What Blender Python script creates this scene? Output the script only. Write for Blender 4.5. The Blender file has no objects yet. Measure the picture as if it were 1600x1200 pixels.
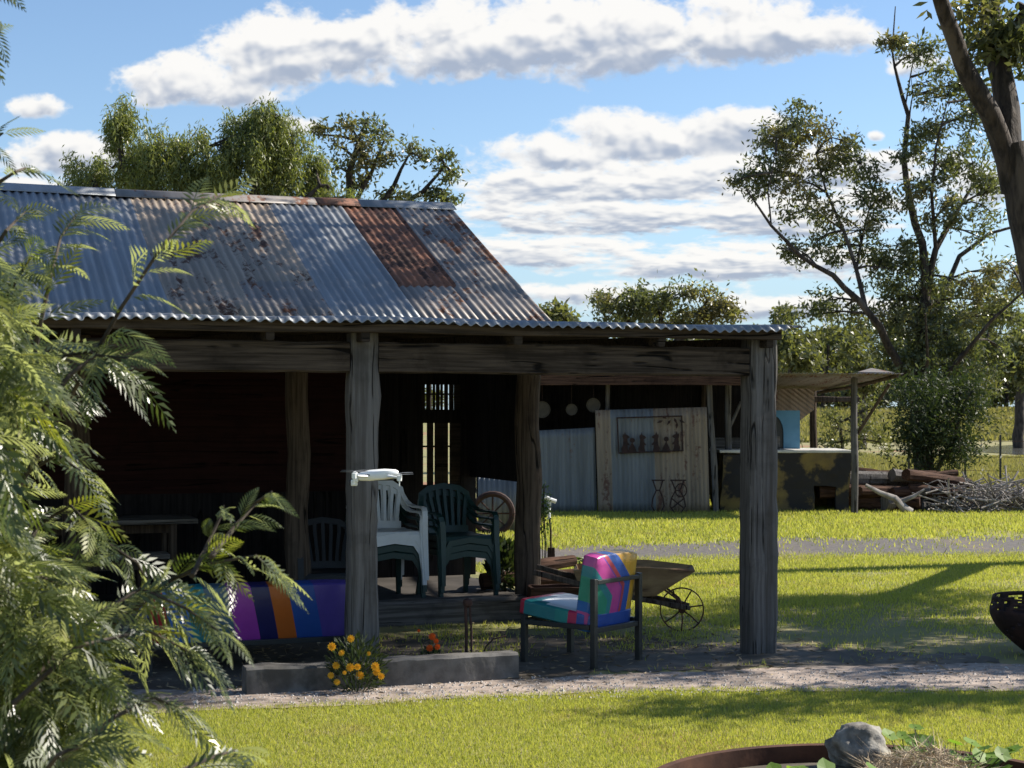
import bpy, bmesh, math, random
import numpy as np
from mathutils import Vector, Matrix

R_ = math.radians
SC = bpy.context.scene
COL = SC.collection
random.seed(7)
NR = np.random.default_rng(11)

# ------------------------------------------------------------------ camera
EYE, HZ, F = 1.8, 645.0, 2600.0          # eye height, horizon row and focal length in pixels of the 1600 px photograph
cam = bpy.data.cameras.new('camera'); camo = bpy.data.objects.new('camera', cam); COL.objects.link(camo)
camo.location = (0, 0, EYE); camo.rotation_euler = (R_(90), 0, 0)
cam.sensor_width = 36; cam.lens = F/1600*36; cam.shift_y = (HZ-600)/1600
cam.dof.use_dof = True; cam.dof.focus_distance = 12.5; cam.dof.aperture_fstop = 9.
cam.clip_start = .05; cam.clip_end = 3000
SC.camera = camo

# ------------------------------------------------------------------ light
SUN_AZ, SUN_EL = 70.0, 40.0              # degrees right of the view direction, degrees above the horizon
sd = Vector((math.sin(R_(SUN_AZ))*math.cos(R_(SUN_EL)), math.cos(R_(SUN_AZ))*math.cos(R_(SUN_EL)), math.sin(R_(SUN_EL))))
sun = bpy.data.lights.new('sun', 'SUN'); sun.energy = 5.0; sun.angle = R_(.5); sun.color = (1, .93, .82)
suno = bpy.data.objects.new('sun', sun); COL.objects.link(suno)
suno.rotation_euler = sd.to_track_quat('Z', 'Y').to_euler()
SC.view_settings.view_transform = 'Standard'; SC.view_settings.look = 'None'
SC.view_settings.exposure = .85; SC.view_settings.gamma = 1
SC.cycles.max_bounces = 6; SC.cycles.transparent_max_bounces = 8
SC.cycles.use_denoising = True

class NG:
    """tiny helper to write node maths"""
    def __init__(s, tree): s.t = tree; s.n = tree.nodes; s.l = tree.links
    def node(s, kind, **kw):
        n = s.n.new(kind)
        for k, v in kw.items(): setattr(n, k, v)
        return n
    def put(s, sock, v):
        if v is None: return
        if isinstance(v, bpy.types.NodeSocket): s.l.new(v, sock)
        else: sock.default_value = v
    def m(s, op, a, b=None, c=None, clamp=False):
        n = s.node('ShaderNodeMath', operation=op, use_clamp=clamp)
        for i, v in enumerate((a, b, c)): s.put(n.inputs[i], v)
        return n.outputs[0]
    def vec(s, x, y, z):
        n = s.node('ShaderNodeCombineXYZ')
        for i, v in enumerate((x, y, z)): s.put(n.inputs[i], v)
        return n.outputs[0]
    def noise(s, v, scale, detail=4, rough=.55, dist=0):
        n = s.node('ShaderNodeTexNoise')
        s.put(n.inputs['Vector'], v); s.put(n.inputs['Scale'], scale); s.put(n.inputs['Detail'], detail)
        s.put(n.inputs['Roughness'], rough); s.put(n.inputs['Distortion'], dist)
        return n.outputs['Fac']
    def step(s, v, a, b, lo=0., hi=1.):
        n = s.node('ShaderNodeMapRange', interpolation_type='SMOOTHSTEP')
        for i, x in enumerate((v, a, b, lo, hi)): s.put(n.inputs[i], x)
        return n.outputs[0]
    def mix(s, f, a, b):
        n = s.node('ShaderNodeMix', data_type='RGBA')
        s.put(n.inputs[0], f)
        for i, v in ((6, a), (7, b)): s.put(n.inputs[i], v if isinstance(v, bpy.types.NodeSocket) else (*v, 1))
        return n.outputs[2]
    def mapping(s, v, scale=(1, 1, 1), rot=(0, 0, 0)):
        n = s.node('ShaderNodeMapping'); s.put(n.inputs['Vector'], v)
        n.inputs['Scale'].default_value = scale; n.inputs['Rotation'].default_value = rot
        return n.outputs[0]

# ------------------------------------------------------------------ sky
world = bpy.data.worlds.new('World'); SC.world = world; world.use_nodes = True
g = NG(world.node_tree); g.n.clear()
sky = g.node('ShaderNodeTexSky', sky_type='NISHITA', sun_disc=False)
sky.sun_elevation = R_(SUN_EL); sky.sun_rotation = R_(SUN_AZ)
sky.air_density = 1.0; sky.dust_density = .25; sky.ozone_density = 3.6; sky.altitude = 150
SKY = .088
tc = g.node('ShaderNodeTexCoord'); sp = g.node('ShaderNodeSeparateXYZ'); g.l.new(tc.outputs['Generated'], sp.inputs[0])
fy = g.m('MAXIMUM', sp.outputs[1], .12)
U = g.m('ADD', g.m('MULTIPLY', g.m('DIVIDE', sp.outputs[0], fy), 26.0), 8.0)          # hundreds of photo pixels, as a bearing
V = g.m('SUBTRACT', 6.45, g.m('MULTIPLY', g.m('DIVIDE', sp.outputs[2], fy), 26.0))
P0 = g.vec(U, g.m('MULTIPLY', V, g.m('MULTIPLY_ADD', g.step(V, 2.4, 4.6), .9, 1.35)), 0)
# (centre u, centre v, half width, height above, height below, strength)
CL = [(3.1, 1.45, 1.7, .80, .30, 1.0), (4.3, .95, 1.4, .95, .60, 1.05), (5.4, .75, 1.3, .6, .65, 1.), (7.2, .75, 1.8, 1.0, .62, 1.1),
      (9.3, .60, 2.2, .9, .75, 1.15), (11.6, .50, 1.7, .75, .62, 1.05), (13.2, .55, .9, .55, .40, .9),
      (2.3, 1.3, .75, .5, .35, .9), (.62, 1.68, .62, .30, .22, .9), (.9, 2.45, 1.3, .45, .5, .95), (4.3, 1.95, 1.1, .22, .2, .7),
      (8.7, 2.42, 1.3, .50, .45, 1.05), (9.9, 2.15, 1.4, .52, .5, 1.12), (11.2, 2.05, 1.3, .42, .55, 1.1), (8.2, 2.9, 1.3, .42, .4, 1.0), (9.9, 2.9, 1.9, .48, .42, 1.12), (11.6, 2.75, 1.5, .45, .45, 1.05), (12.8, 2.6, 1.3, .4, .5, .95),
      (9.6, 3.35, 3.0, .40, .42, 1.0), (12.2, 3.4, 2.2, .5, .45, .98), (8.6, 3.95, 2.6, .34, .3, .9), (11.5, 4.1, 3.4, .36, .34, .95),
      (9.5, 4.62, 3.4, .30, .3, .78), (12.5, 4.8, 3.4, .3, .3, .7), (13.7, 2.13, .22, .13, .12, .7), (13.9, 2.6, 1.4, .4, .4, .8), (13.4, 3.2, 1.6, .4, .4, .8), (15.4, 2.9, 1.2, .5, .4, .8),
      (14.4, 1.0, .8, .35, .3, .6), (.6, 2.9, 1.6, .25, .3, .8), (-4.0, 1.5, 2.5, .8, .6, 1.), (-3, 3.4, 3., .5, .4, .8), (19.5, 1.6, 2.2, .9, .6, 1.), (20, 3.4, 3.0, .5, .4, .8)]
dens = None; wsum = None; psum = None
for cu, cv, ru, rt, rb, st in CL:
    du = g.m('DIVIDE', g.m('SUBTRACT', U, cu), ru)
    dy = g.m('SUBTRACT', V, cv)
    up = g.m('LESS_THAN', dy, 0.)
    dv = g.m('DIVIDE', dy, g.m('MULTIPLY_ADD', up, rt-rb, rb))
    q = g.m('SUBTRACT', st, g.m('ADD', g.m('MULTIPLY', du, du), g.m('MULTIPLY', dv, dv)))
    dens = q if dens is None else g.m('SMOOTH_MAX', dens, q, .12)
    w = g.m('POWER', 2.718, g.m('MULTIPLY', g.m('MAXIMUM', q, -4.), 5.)); pw = g.m('MULTIPLY', w, dv)      # which cloud this is, and how low in it
    wsum = w if wsum is None else g.m('ADD', wsum, w); psum = pw if psum is None else g.m('ADD', psum, pw)
dens = g.m('MAXIMUM', dens, -1.5); vpos = g.m('DIVIDE', psum, g.m('ADD', wsum, 1e-6))
def layers(du_, dv_, fine):
    v = g.node('ShaderNodeVectorMath', operation='ADD'); g.l.new(P0, v.inputs[0]); v.inputs[1].default_value = (du_, dv_*1.45, 3.7)
    a = g.noise(v.outputs[0], .80, 3, .5, .3); b = g.noise(v.outputs[0], 1.9, 7 if fine else 2, .54, .25)
    n = g.m('ADD', g.m('MULTIPLY_ADD', a, 1.7, -.90), g.m('MULTIPLY_ADD', b, 1.5, -.75))
    if fine:
        c = g.noise(v.outputs[0], 4.6, 4, .5, .1); n = g.m('ADD', n, g.m('MULTIPLY', g.m('ABSOLUTE', g.m('SUBTRACT', c, .5)), -.85))
    return n
n0 = layers(0., 0., True); s0_ = layers(0., 0., False); s1_ = layers(.07, -.17, False)
d0 = g.m('ADD', g.m('MULTIPLY', dens, .95), n0)
alpha = g.step(d0, .0, .55)
rel = g.m('SUBTRACT', s0_, s1_)                                                 # > 0 on the faces turned to the sun
lum = g.m('ADD', g.m('MULTIPLY', rel, 1.0), g.m('MULTIPLY_ADD', vpos, -.80, .60))
lum = g.m('ADD', lum, g.m('MULTIPLY', g.step(d0, .75, .1), .45))                 # thin edges glow
litc = g.step(lum, .05, .95)
ccol = g.mix(litc, (.42, .485, .61), (1.03, 1.01, .975))
skycol = g.mix(g.m('MULTIPLY', g.step(V, 2.2, 6.0), .82), sky.outputs[0], (3.1, 4.35, 5.3))
b1 = g.node('ShaderNodeBackground'); g.put(b1.inputs[0], skycol); b1.inputs[1].default_value = SKY
b2 = g.node('ShaderNodeBackground'); g.put(b2.inputs[0], ccol); b2.inputs[1].default_value = .54
mx = g.node('ShaderNodeMixShader'); g.put(mx.inputs[0], g.m('MULTIPLY', alpha, .96)); g.l.new(b1.outputs[0], mx.inputs[1]); g.l.new(b2.outputs[0], mx.inputs[2])
wo = g.node('ShaderNodeOutputWorld'); g.l.new(mx.outputs[0], wo.inputs[0])

# ------------------------------------------------------------------ helpers
def px(u, v, d):                                   # a point at depth d on a bearing measured in the photograph
    return Vector(((u-800)/F*d, d, EYE-(v-HZ)/F*d))
def gp(u, v, z=0.): return px(u, v, (EYE-z)*F/(v-HZ))

def mat(name, c1, c2=None, scale=6., stretch=(1, 1, 1), rough=.8, bump=.25, metal=0., spec=.3, trans=None, c3=None, s3=1.2, t3=(.55, .7),
        island=None, bdist=.01, detail=6, lo=.35, hi=.65, coord='Object', coat=0.):
    m = bpy.data.materials.new(name); m.use_nodes = True; q = NG(m.node_tree)
    p = q.n['Principled BSDF']; out = q.n['Material Output']
    p.inputs['Roughness'].default_value = rough; p.inputs['Metallic'].default_value = metal; p.inputs['Specular IOR Level'].default_value = spec
    p.inputs['Coat Weight'].default_value = coat; p.inputs['Coat Roughness'].default_value = .2
    col = c1
    tcn = q.node('ShaderNodeTexCoord'); v = q.mapping(tcn.outputs[coord], stretch)
    if c2 is not None:
        n = q.noise(v, scale, detail, .6)
        f = q.step(n, lo, hi)
        if island: 
            gi = q.node('ShaderNodeNewGeometry'); f = gi.outputs['Random Per Island']
        col = q.mix(f, c1, c2)
        if c3 is not None:
            n3 = q.noise(v if not island else tcn.outputs[coord], s3, 5, .6); col = q.mix(q.step(n3, *t3), col, c3)
        if bump and not island:
            b = q.node('ShaderNodeBump'); b.inputs['Strength'].default_value = bump; b.inputs['Distance'].default_value = bdist
            q.l.new(n, b.inputs['Height']); q.l.new(b.outputs[0], p.inputs['Normal'])
    q.put(p.inputs['Base Color'], col if isinstance(col, bpy.types.NodeSocket) else (*col, 1))
    if trans:
        t = q.node('ShaderNodeBsdfTranslucent')
        tm = q.node('ShaderNodeMix', data_type='RGBA', blend_type='MULTIPLY'); tm.inputs[0].default_value = 1
        q.put(tm.inputs[6], col if isinstance(col, bpy.types.NodeSocket) else (*col, 1)); tm.inputs[7].default_value = (*trans[1], 1)
        q.l.new(tm.outputs[2], t.inputs[0])
        ms = q.node('ShaderNodeMixShader'); ms.inputs[0].default_value = trans[0]
        q.l.new(p.outputs[0], ms.inputs[1]); q.l.new(t.outputs[0], ms.inputs[2]); q.l.new(ms.outputs[0], out.inputs[0])
    return m

def tag(o, label, cat, group=None, kind=None):
    if label: o['label'] = label
    if cat: o['category'] = cat
    if group: o['group'] = group
    if kind: o['kind'] = kind
    return o
def thing(name, label, cat, loc=(0, 0, 0), rz=0., group=None):
    o = bpy.data.objects.new(name, None); COL.objects.link(o); o.empty_display_size = .2
    o.location = loc; o.rotation_euler = (0, 0, rz)
    return tag(o, label, cat, group)
def copy_tree(o, parent=None):
    c = o.copy(); COL.objects.link(c)
    if parent: c.parent = parent
    for ch in list(o.children): copy_tree(ch, c)
    return c

def link(name, me, mats, parent=None, smooth=False):
    for m in (mats if isinstance(mats, (list, tuple)) else [mats]): me.materials.append(m)
    if smooth: me.polygons.foreach_set('use_smooth', [True]*len(me.polygons))
    o = bpy.data.objects.new(name, me); COL.objects.link(o)
    if parent: o.parent = parent
    return o
def arrays(name, Vv, Ff, mats, parent=None, smooth=False, mi=None):
    """mesh from numpy arrays; all faces have the same number of corners"""
    me = bpy.data.meshes.new(name); k = Ff.shape[1]
    me.vertices.add(len(Vv)); me.vertices.foreach_set('co', np.asarray(Vv, dtype=np.float32).ravel())
    me.loops.add(Ff.size); me.loops.foreach_set('vertex_index', Ff.astype(np.int32).ravel())
    me.polygons.add(len(Ff)); me.polygons.foreach_set('loop_start', np.arange(0, Ff.size, k, dtype=np.int32))
    if mi is not None: me.polygons.foreach_set('material_index', np.asarray(mi, dtype=np.int32))
    me.update(calc_edges=True); me.validate()
    return link(name, me, mats, parent, smooth)

class MB:
    def __init__(s): s.v = []; s.f = []; s.mi = []; s.cur = 0
    def add(s, v, f):
        o = len(s.v); s.v += [tuple(x) for x in v]; s.f += [[i+o for i in q] for q in f]; s.mi += [s.cur]*len(f); return s
    def box(s, c, d, M=None):
        a = [Vector((x*d[0]/2, y*d[1]/2, z*d[2]/2)) for x in (-1, 1) for y in (-1, 1) for z in (-1, 1)]
        if M is not None: a = [M @ p for p in a]
        c = Vector(c)
        return s.add([p+c for p in a], [(0, 1, 3, 2), (4, 6, 7, 5), (0, 4, 5, 1), (2, 3, 7, 6), (0, 2, 6, 4), (1, 5, 7, 3)])
    def tube(s, pts, rad, n=8, flat=1., cap=True, jit=0.):
        pts = [Vector(p) for p in pts]; k = len(pts)
        if not isinstance(rad, (list, tuple)): rad = [rad]*k
        t0 = (pts[1]-pts[0]).normalized()
        up = Vector((0, 0, 1)) if abs(t0.z) < .9 else Vector((1, 0, 0))
        e = t0.cross(up).normalized(); vs = []
        for i in range(k):
            t = (pts[min(i+1, k-1)]-pts[max(i-1, 0)]).normalized()
            e = (e-t*e.dot(t)).normalized(); b = t.cross(e)
            for j in range(n):
                a = 2*math.pi*j/n; r = rad[i]*(1+random.uniform(-jit, jit))
                vs.append(pts[i]+e*(math.cos(a)*r)+b*(math.sin(a)*r*flat))
        fs = [(i*n+j, i*n+(j+1) % n, (i+1)*n+(j+1) % n, (i+1)*n+j) for i in range(k-1) for j in range(n)]
        if cap: fs += [tuple(range(n-1, -1, -1)), tuple((k-1)*n+j for j in range(n))]
        return s.add(vs, fs)
    def timber(s, p0, p1, w, h, seg=14, rough=.006, side=None, ch=.14):
        """a rough-sawn beam: chamfered section, wandering faces"""
        p0, p1 = Vector(p0), Vector(p1); t = (p1-p0).normalized()
        e = Vector(side).normalized() if side else (t.cross(Vector((0, 0, 1))).normalized() if abs(t.z) < .9 else Vector((1, 0, 0)))
        b = t.cross(e).normalized(); vs = []; prof = []
        c = ch*min(w, h)
        for x, y in ((-1, -1), (1, -1), (1, 1), (-1, 1)):
            a = (x*(w/2-c), y*h/2); d = (x*w/2, y*(h/2-c))
            prof += ([d, a] if x*y > 0 else [a, d])
        dx = dy = 0.
        for i in range(seg+1):
            p = p0.lerp(p1, i/seg); dx = dx*.7+random.gauss(0, rough); dy = dy*.7+random.gauss(0, rough)
            for x, y in prof: vs.append(p+e*(x+dx*(1 if x > 0 else -.6)+random.gauss(0, rough*.25))+b*(y+dy*(1 if y > 0 else -.6)+random.gauss(0, rough*.25)))
        n = 8
        fs = [(i*n+j, i*n+(j+1) % n, (i+1)*n+(j+1) % n, (i+1)*n+j) for i in range(seg) for j in range(n)]
        fs += [tuple(range(n-1, -1, -1)), tuple(seg*n+j for j in range(n))]
        return s.add(vs, fs)
    def ribbon(s, pts, wid, side, th):
        """a strip with thickness following pts; side = width direction"""
        pts = [Vector(p) for p in pts]; k = len(pts); vs = []
        if not isinstance(wid, (list, tuple)): wid = [wid]*k
        for i in range(k):
            t = (pts[min(i+1, k-1)]-pts[max(i-1, 0)]).normalized(); e = Vector(side); e = (e-t*e.dot(t)).normalized(); b = t.cross(e)
            for x, y in ((-1, -1), (1, -1), (1, 1), (-1, 1)): vs.append(pts[i]+e*(x*wid[i]/2)+b*(y*th/2))
        fs = [(i*4+j, i*4+(j+1) % 4, (i+1)*4+(j+1) % 4, (i+1)*4+j) for i in range(k-1) for j in range(4)]
        return s.add(vs, fs+[(3, 2, 1, 0), tuple((k-1)*4+j for j in range(4))])
    def prism(s, poly, th, M):
        """2-D outline (a, b) -> local x, z; thickness th along local y"""
        n = len(poly); v = [M @ Vector((a, -th/2, b)) for a, b in poly]+[M @ Vector((a, th/2, b)) for a, b in poly]
        return s.add(v, [tuple(range(n)), tuple(range(2*n-1, n-1, -1))]+[(i, n+i, n+(i+1) % n, (i+1) % n) for i in range(n)])
    def lathe(s, prof, n=20, M=None, close=False):
        M = M or Matrix(); k = len(prof)
        v = [M @ Vector((r*math.cos(2*math.pi*j/n), r*math.sin(2*math.pi*j/n), z)) for r, z in prof for j in range(n)]
        f = [(i*n+j, i*n+(j+1) % n, (i+1)*n+(j+1) % n, (i+1)*n+j) for i in range(k-1) for j in range(n)]
        if close: f += [tuple(range(n-1, -1, -1)), tuple((k-1)*n+j for j in range(n))]
        return s.add(v, f)
    def build(s, name, mats, parent=None, smooth=False, bevel=0., solid=0.):
        me = bpy.data.meshes.new(name); me.from_pydata(s.v, [], s.f); me.polygons.foreach_set('material_index', s.mi)
        bm = bmesh.new(); bm.from_mesh(me); bmesh.ops.recalc_face_normals(bm, faces=bm.faces); bm.to_mesh(me); bm.free()
        o = link(name, me, mats, parent, smooth)
        if smooth: 
            try: me.set_sharp_from_angle(angle=R_(42))
            except Exception: pass
        if solid:
            d = o.modifiers.new('s', 'SOLIDIFY'); d.thickness = solid; d.offset = 0
        if bevel:
            d = o.modifiers.new('b', 'BEVEL'); d.width = bevel; d.segments = 2; d.limit_method = 'ANGLE'
        return o
def T(loc, rz=0, rx=0, ry=0, s=1.):
    return Matrix.Translation(loc) @ Matrix.Rotation(rz, 4, 'Z') @ Matrix.Rotation(ry, 4, 'Y') @ Matrix.Rotation(rx, 4, 'X') @ Matrix.Scale(s, 4)

def corrugated(x0, x1, rows, pitch=.076, amp=.010, per=8, jit=0., fn=None):
    """corrugated sheet running along x, rows = [(y, z)] down the sheet; fn(x, k) -> extra (dy, dz)"""
    nx = max(4, int(round((x1-x0)/pitch*per)))
    xs = np.linspace(x0, x1, nx+1); v = []
    nor = Vector((0, -(rows[-1][1]-rows[0][1]), rows[-1][0]-rows[0][0])).normalized()
    if nor.z < 0 or (abs(nor.z) < 1e-6 and nor.y > 0): nor = -nor
    for k, (y, z) in enumerate(rows):
        for x in xs:
            a = amp*math.cos(2*math.pi*x/pitch)
            e = fn(x, k) if fn else (0, 0)
            v.append((x, y+nor.y*a+e[0], z+nor.z*a+e[1]))
    n = nx+1
    f = [(k*n+i, k*n+i+1, (k+1)*n+i+1, (k+1)*n+i) for k in range(len(rows)-1) for i in range(nx)]
    return v, f, nx

from mathutils import noise as mnoise
def roughen(o, cuts, amp, freq, off=0.):
    """break up flat faces: subdivide and push the vertices about"""
    bm = bmesh.new(); bm.from_mesh(o.data); bmesh.ops.remove_doubles(bm, verts=bm.verts, dist=1e-5)
    bmesh.ops.subdivide_edges(bm, edges=bm.edges[:], cuts=cuts, use_grid_fill=True)
    for vv in bm.verts:
        q = vv.co*freq+Vector((off, 0, 0)); vv.co += Vector((mnoise.noise(q), mnoise.noise(q+Vector((7, 3, 1))), mnoise.noise(q+Vector((2, 9, 5)))))*amp+vv.normal*mnoise.noise(q*3.1)*amp*.6
    bm.to_mesh(o.data); bm.free(); return o
# ------------------------------------------------------------------ materials
M = {}
M['soil'] = mat('soil', (.085, .070, .052), (.155, .13, .098), 5., bump=.6, bdist=.02, c3=(.075, .062, .045), s3=1.4, t3=(.42, .6))
M['path'] = mat('path', (.25, .20, .165), (.38, .31, .26), 9., bump=.8, bdist=.02, c3=(.15, .125, .105), s3=2.2, t3=(.5, .62))
M['drive'] = mat('drive', (.085, .077, .072), (.14, .125, .112), 14., bump=.7, bdist=.02, c3=(.17, .135, .105), s3=.7, t3=(.5, .68))
M['grass'] = mat('grass_blades', (.28, .325, .068), (.49, .47, .135), island=True, rough=.5, spec=.25, trans=(.5, (1.2, 1.22, .62)), c3=(.36, .31, .15), s3=1.3, t3=(.56, .76))
M['drygrass'] = mat('paddock_blades', (.17, .17, .06), (.30, .27, .13), island=True, rough=.6, spec=.2, trans=(.45, (1.2, 1.2, .6)))
def leafmat(n, a, b, c3=None, tr=.35, spec=.5, rough=.38): return mat(n, a, b, island=True, rough=rough, spec=spec, trans=(tr, (1.2, 1.25, .5)), c3=c3, s3=.5, t3=(.5, .62))
M['gum'] = leafmat('gum_leaf', (.070, .086, .042), (.175, .185, .095), (.19, .165, .085), .48, .6, .32)
M['pepper'] = leafmat('pepper_leaf', (.12, .15, .050), (.26, .27, .10), None, .45)
M['shrub'] = leafmat('shrub_leaf', (.022, .038, .018), (.058, .075, .030), None, .35, .25, .55)
M['farleaf'] = leafmat('far_leaf', (.09, .10, .045), (.19, .19, .085), None, .45)
M['herb'] = leafmat('herb_leaf', (.04, .075, .02), (.09, .14, .03), None, .4)
M['pump'] = leafmat('pumpkin_leaf', (.12, .22, .03), (.22, .34, .06), None, .5, .3, .5)
M['bark'] = mat('bark', (.020, .015, .012), (.070, .052, .040), 13., (1, 1, .22), bump=1., bdist=.04, detail=9, c3=(.11, .085, .065), s3=2.5, t3=(.56, .66))
M['limb'] = mat('limb_bark', (.028, .022, .017), (.085, .066, .05), 9., (1, 1, .4), bump=.5)
def wood(n, a, b, ax, c3=None, **k):
    st = [13, 13, 13]; st[ax] = .45
    m = mat(n, a, b, k.pop('scale', 3.), tuple(st), rough=.88, bump=.22, bdist=.008, c3=c3, s3=.35, t3=(.58, .72), spec=.15, **k)
    q = NG(m.node_tree); p = q.n['Principled BSDF']; col = p.inputs['Base Color'].links[0].from_socket; nrm = p.inputs['Normal'].links[0].from_socket
    tcn = q.node('ShaderNodeTexCoord'); s2 = [9, 9, 9]; s2[ax] = .35
    w = q.noise(tcn.outputs['Object'], 1.3, 2); sv = q.node('ShaderNodeVectorMath', operation='ADD'); q.l.new(q.mapping(tcn.outputs['Object'], tuple(s2)), sv.inputs[0]); q.l.new(q.vec(*[q.m('MULTIPLY', w, .35)]*3), sv.inputs[1])
    cr = q.m('ABSOLUTE', q.m('SUBTRACT', q.noise(sv.outputs[0], 1.15, 2, .4), .5))
    crack = q.m('MULTIPLY', q.step(cr, .022, .004), q.step(q.noise(tcn.outputs['Object'], 2.3, 3), .46, .56))
    stain = q.step(q.noise(tcn.outputs['Object'], 3.4, 5, .65), .50, .72)
    col = q.mix(q.m('MULTIPLY', stain, .55), col, tuple(x*.5 for x in a))
    q.put(p.inputs['Base Color'], q.mix(crack, col, tuple(x*.22 for x in a)))
    bb = q.node('ShaderNodeBump'); bb.inputs['Strength'].default_value = .9; bb.inputs['Distance'].default_value = .012; bb.invert = True
    q.l.new(crack, bb.inputs['Height']); q.l.new(nrm, bb.inputs['Normal']); q.l.new(bb.outputs[0], p.inputs['Normal'])
    return m
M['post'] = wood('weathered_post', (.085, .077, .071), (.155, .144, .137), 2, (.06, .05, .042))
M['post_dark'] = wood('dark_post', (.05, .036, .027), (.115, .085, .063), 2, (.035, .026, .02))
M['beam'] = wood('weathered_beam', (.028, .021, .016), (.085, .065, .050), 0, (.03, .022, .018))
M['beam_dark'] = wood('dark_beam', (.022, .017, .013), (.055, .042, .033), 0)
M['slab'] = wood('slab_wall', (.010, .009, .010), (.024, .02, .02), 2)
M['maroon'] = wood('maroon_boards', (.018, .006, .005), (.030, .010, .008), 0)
M['sleeper'] = wood('grey_sleeper', (.07, .062, .056), (.155, .14, .13), 0)
M['concrete'] = mat('edging_concrete', (.085, .080, .074), (.15, .142, .132), 7, bump=.5, bdist=.015, c3=(.055, .052, .046), s3=2.5, detail=9)
M['plank'] = wood('pale_plank', (.09, .08, .07), (.19, .17, .15), 0)
M['log'] = wood('log', (.035, .018, .013), (.105, .057, .037), 0, (.035, .022, .017))
M['floor'] = mat('floor', (.035, .030, .026), (.06, .052, .046), 4)
M['twig'] = mat('twig', (.16, .14, .125), (.34, .31, .28), 6, bump=0)
def iron(n, base, rust, amt, rough=.42, metal=.55, dark=None):
    m = mat(n, base, tuple(x*.62 for x in base), 9., (1, .05, .05), rough=rough, metal=metal*.55, bump=.03, spec=.5, lo=.3, hi=.7)
    q = NG(m.node_tree); p = q.n['Principled BSDF']; col = p.inputs['Base Color'].links[0].from_socket
    tcn = q.node('ShaderNodeTexCoord')
    a = q.noise(q.mapping(tcn.outputs['Object'], (2.6, .75, .75)), 1.7, 8, .70); b = q.noise(tcn.outputs['Object'], 14., 5, .7)
    f = q.step(q.m('ADD', a, q.m('MULTIPLY', q.m('SUBTRACT', b, .5), .55)), amt, amt+.10)
    rc = q.mix(q.noise(tcn.outputs['Object'], 20., 3), rust, tuple(x*.35 for x in rust))
    q.put(p.inputs['Base Color'], q.mix(f, col, rc))
    q.put(p.inputs['Metallic'], q.m('MULTIPLY', q.m('SUBTRACT', 1., f), metal*.55)); q.put(p.inputs['Roughness'], q.m('MULTIPLY_ADD', f, .9-rough, rough))
    return m
RUST = (.17, .062, .026)
M['galv'] = iron('galvanised_iron', (.27, .28, .29), RUST, .68, .5)
M['galv2'] = iron('weathered_iron', (.235, .21, .19), RUST, .53, .55, .3)
M['galv3'] = iron('cream_weathered_iron', (.31, .25, .19), (.11, .05, .03), .535, .55, .25)
M['rusty'] = iron('rusted_iron', (.21, .082, .038), (.06, .024, .013), .48, .7, .1)
M['shediron'] = iron('grey_shed_iron', (.18, .195, .21), (.20, .12, .09), .63, .55, .25)
M['shedcream'] = iron('cream_shed_iron', (.29, .225, .165), (.20, .105, .075), .545, .6, .15)
M['rust'] = mat('rust', (.055, .028, .019), (.12, .055, .033), 9, rough=.85, bump=.5)
M['rustdark'] = mat('dark_rust', (.022, .013, .012), (.05, .025, .02), 9, rough=.8, bump=.4)
M['black'] = mat('black_steel', (.012, .014, .014), (.022, .024, .024), 8, rough=.4, bump=.1, spec=.5)
M['white'] = mat('white_plastic', (.74, .75, .76), (.66, .67, .67), 5, rough=.42, bump=.0, spec=.5)
M['green'] = mat('green_plastic', (.010, .040, .036), (.008, .031, .028), 5, rough=.42, bump=.0, spec=.5)
M['greyp'] = mat('grey_plastic', (.20, .21, .23), (.15, .16, .17), 5, rough=.5, bump=.0)
M['greyd'] = mat('dark_grey_plastic', (.03, .032, .036), (.025, .027, .03), 5, rough=.5, bump=0)
M['drone'] = mat('drone_shell', (.80, .81, .80), (.74, .75, .74), 12, rough=.35, bump=0, spec=.5)
M['glass'] = mat('camera_glass', (.01, .01, .015), rough=.08, spec=.6)
M['tan'] = mat('barrow_board', (.24, .15, .075), (.36, .24, .12), 5, (.4, 2, 2), rough=.8, bump=.4, c3=(.12, .065, .04), s3=3, t3=(.52, .65))
M['blue'] = mat('blue_paint', (.07, .19, .31), (.09, .23, .36), 4, rough=.5, bump=.1)
M['yellow_f'] = mat('yellow_petal', (.75, .36, .02), (.85, .50, .03), 40, rough=.6, bump=0, trans=(.3, (1, 1, 1)))
M['orange_f'] = mat('orange_petal', (.78, .13, .01), (.62, .09, .01), 40, rough=.6, bump=0, trans=(.3, (1, 1, 1)))
M['stone'] = mat('lichen_stone', (.11, .10, .085), (.33, .31, .27), 8, bump=.8, bdist=.03, c3=(.10, .09, .08), s3=5)
M['straw'] = mat('straw', (.34, .26, .17), (.52, .42, .29), island=True, rough=.8, spec=.2)
M['counter'] = mat('counter_paint', (.22, .155, .05), (.14, .10, .045), 4, bump=.3, c3=(.028, .025, .024), s3=1.7, t3=(.45, .54))
M['ctop'] = mat('counter_top', (.62, .60, .56), (.5, .48, .45), 7, rough=.4, bump=.1)
M['pan'] = mat('old_tin', (.075, .062, .045), (.05, .042, .033), 8, rough=.6, bump=.2)
mw = bpy.data.materials.new('water'); mw.use_nodes = True; M['water'] = mw
q = NG(mw.node_tree); p = q.n['Principled BSDF']; p.inputs['Base Color'].default_value = (.10, .10, .085, 1); p.inputs['Roughness'].default_value = .12
b = q.node('ShaderNodeBump'); b.inputs['Strength'].default_value = .25; tcn = q.node('ShaderNodeTexCoord')
q.l.new(q.noise(tcn.outputs['Object'], 1.4, 3), b.inputs['Height']); q.l.new(b.outputs[0], p.inputs['Normal'])

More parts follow.
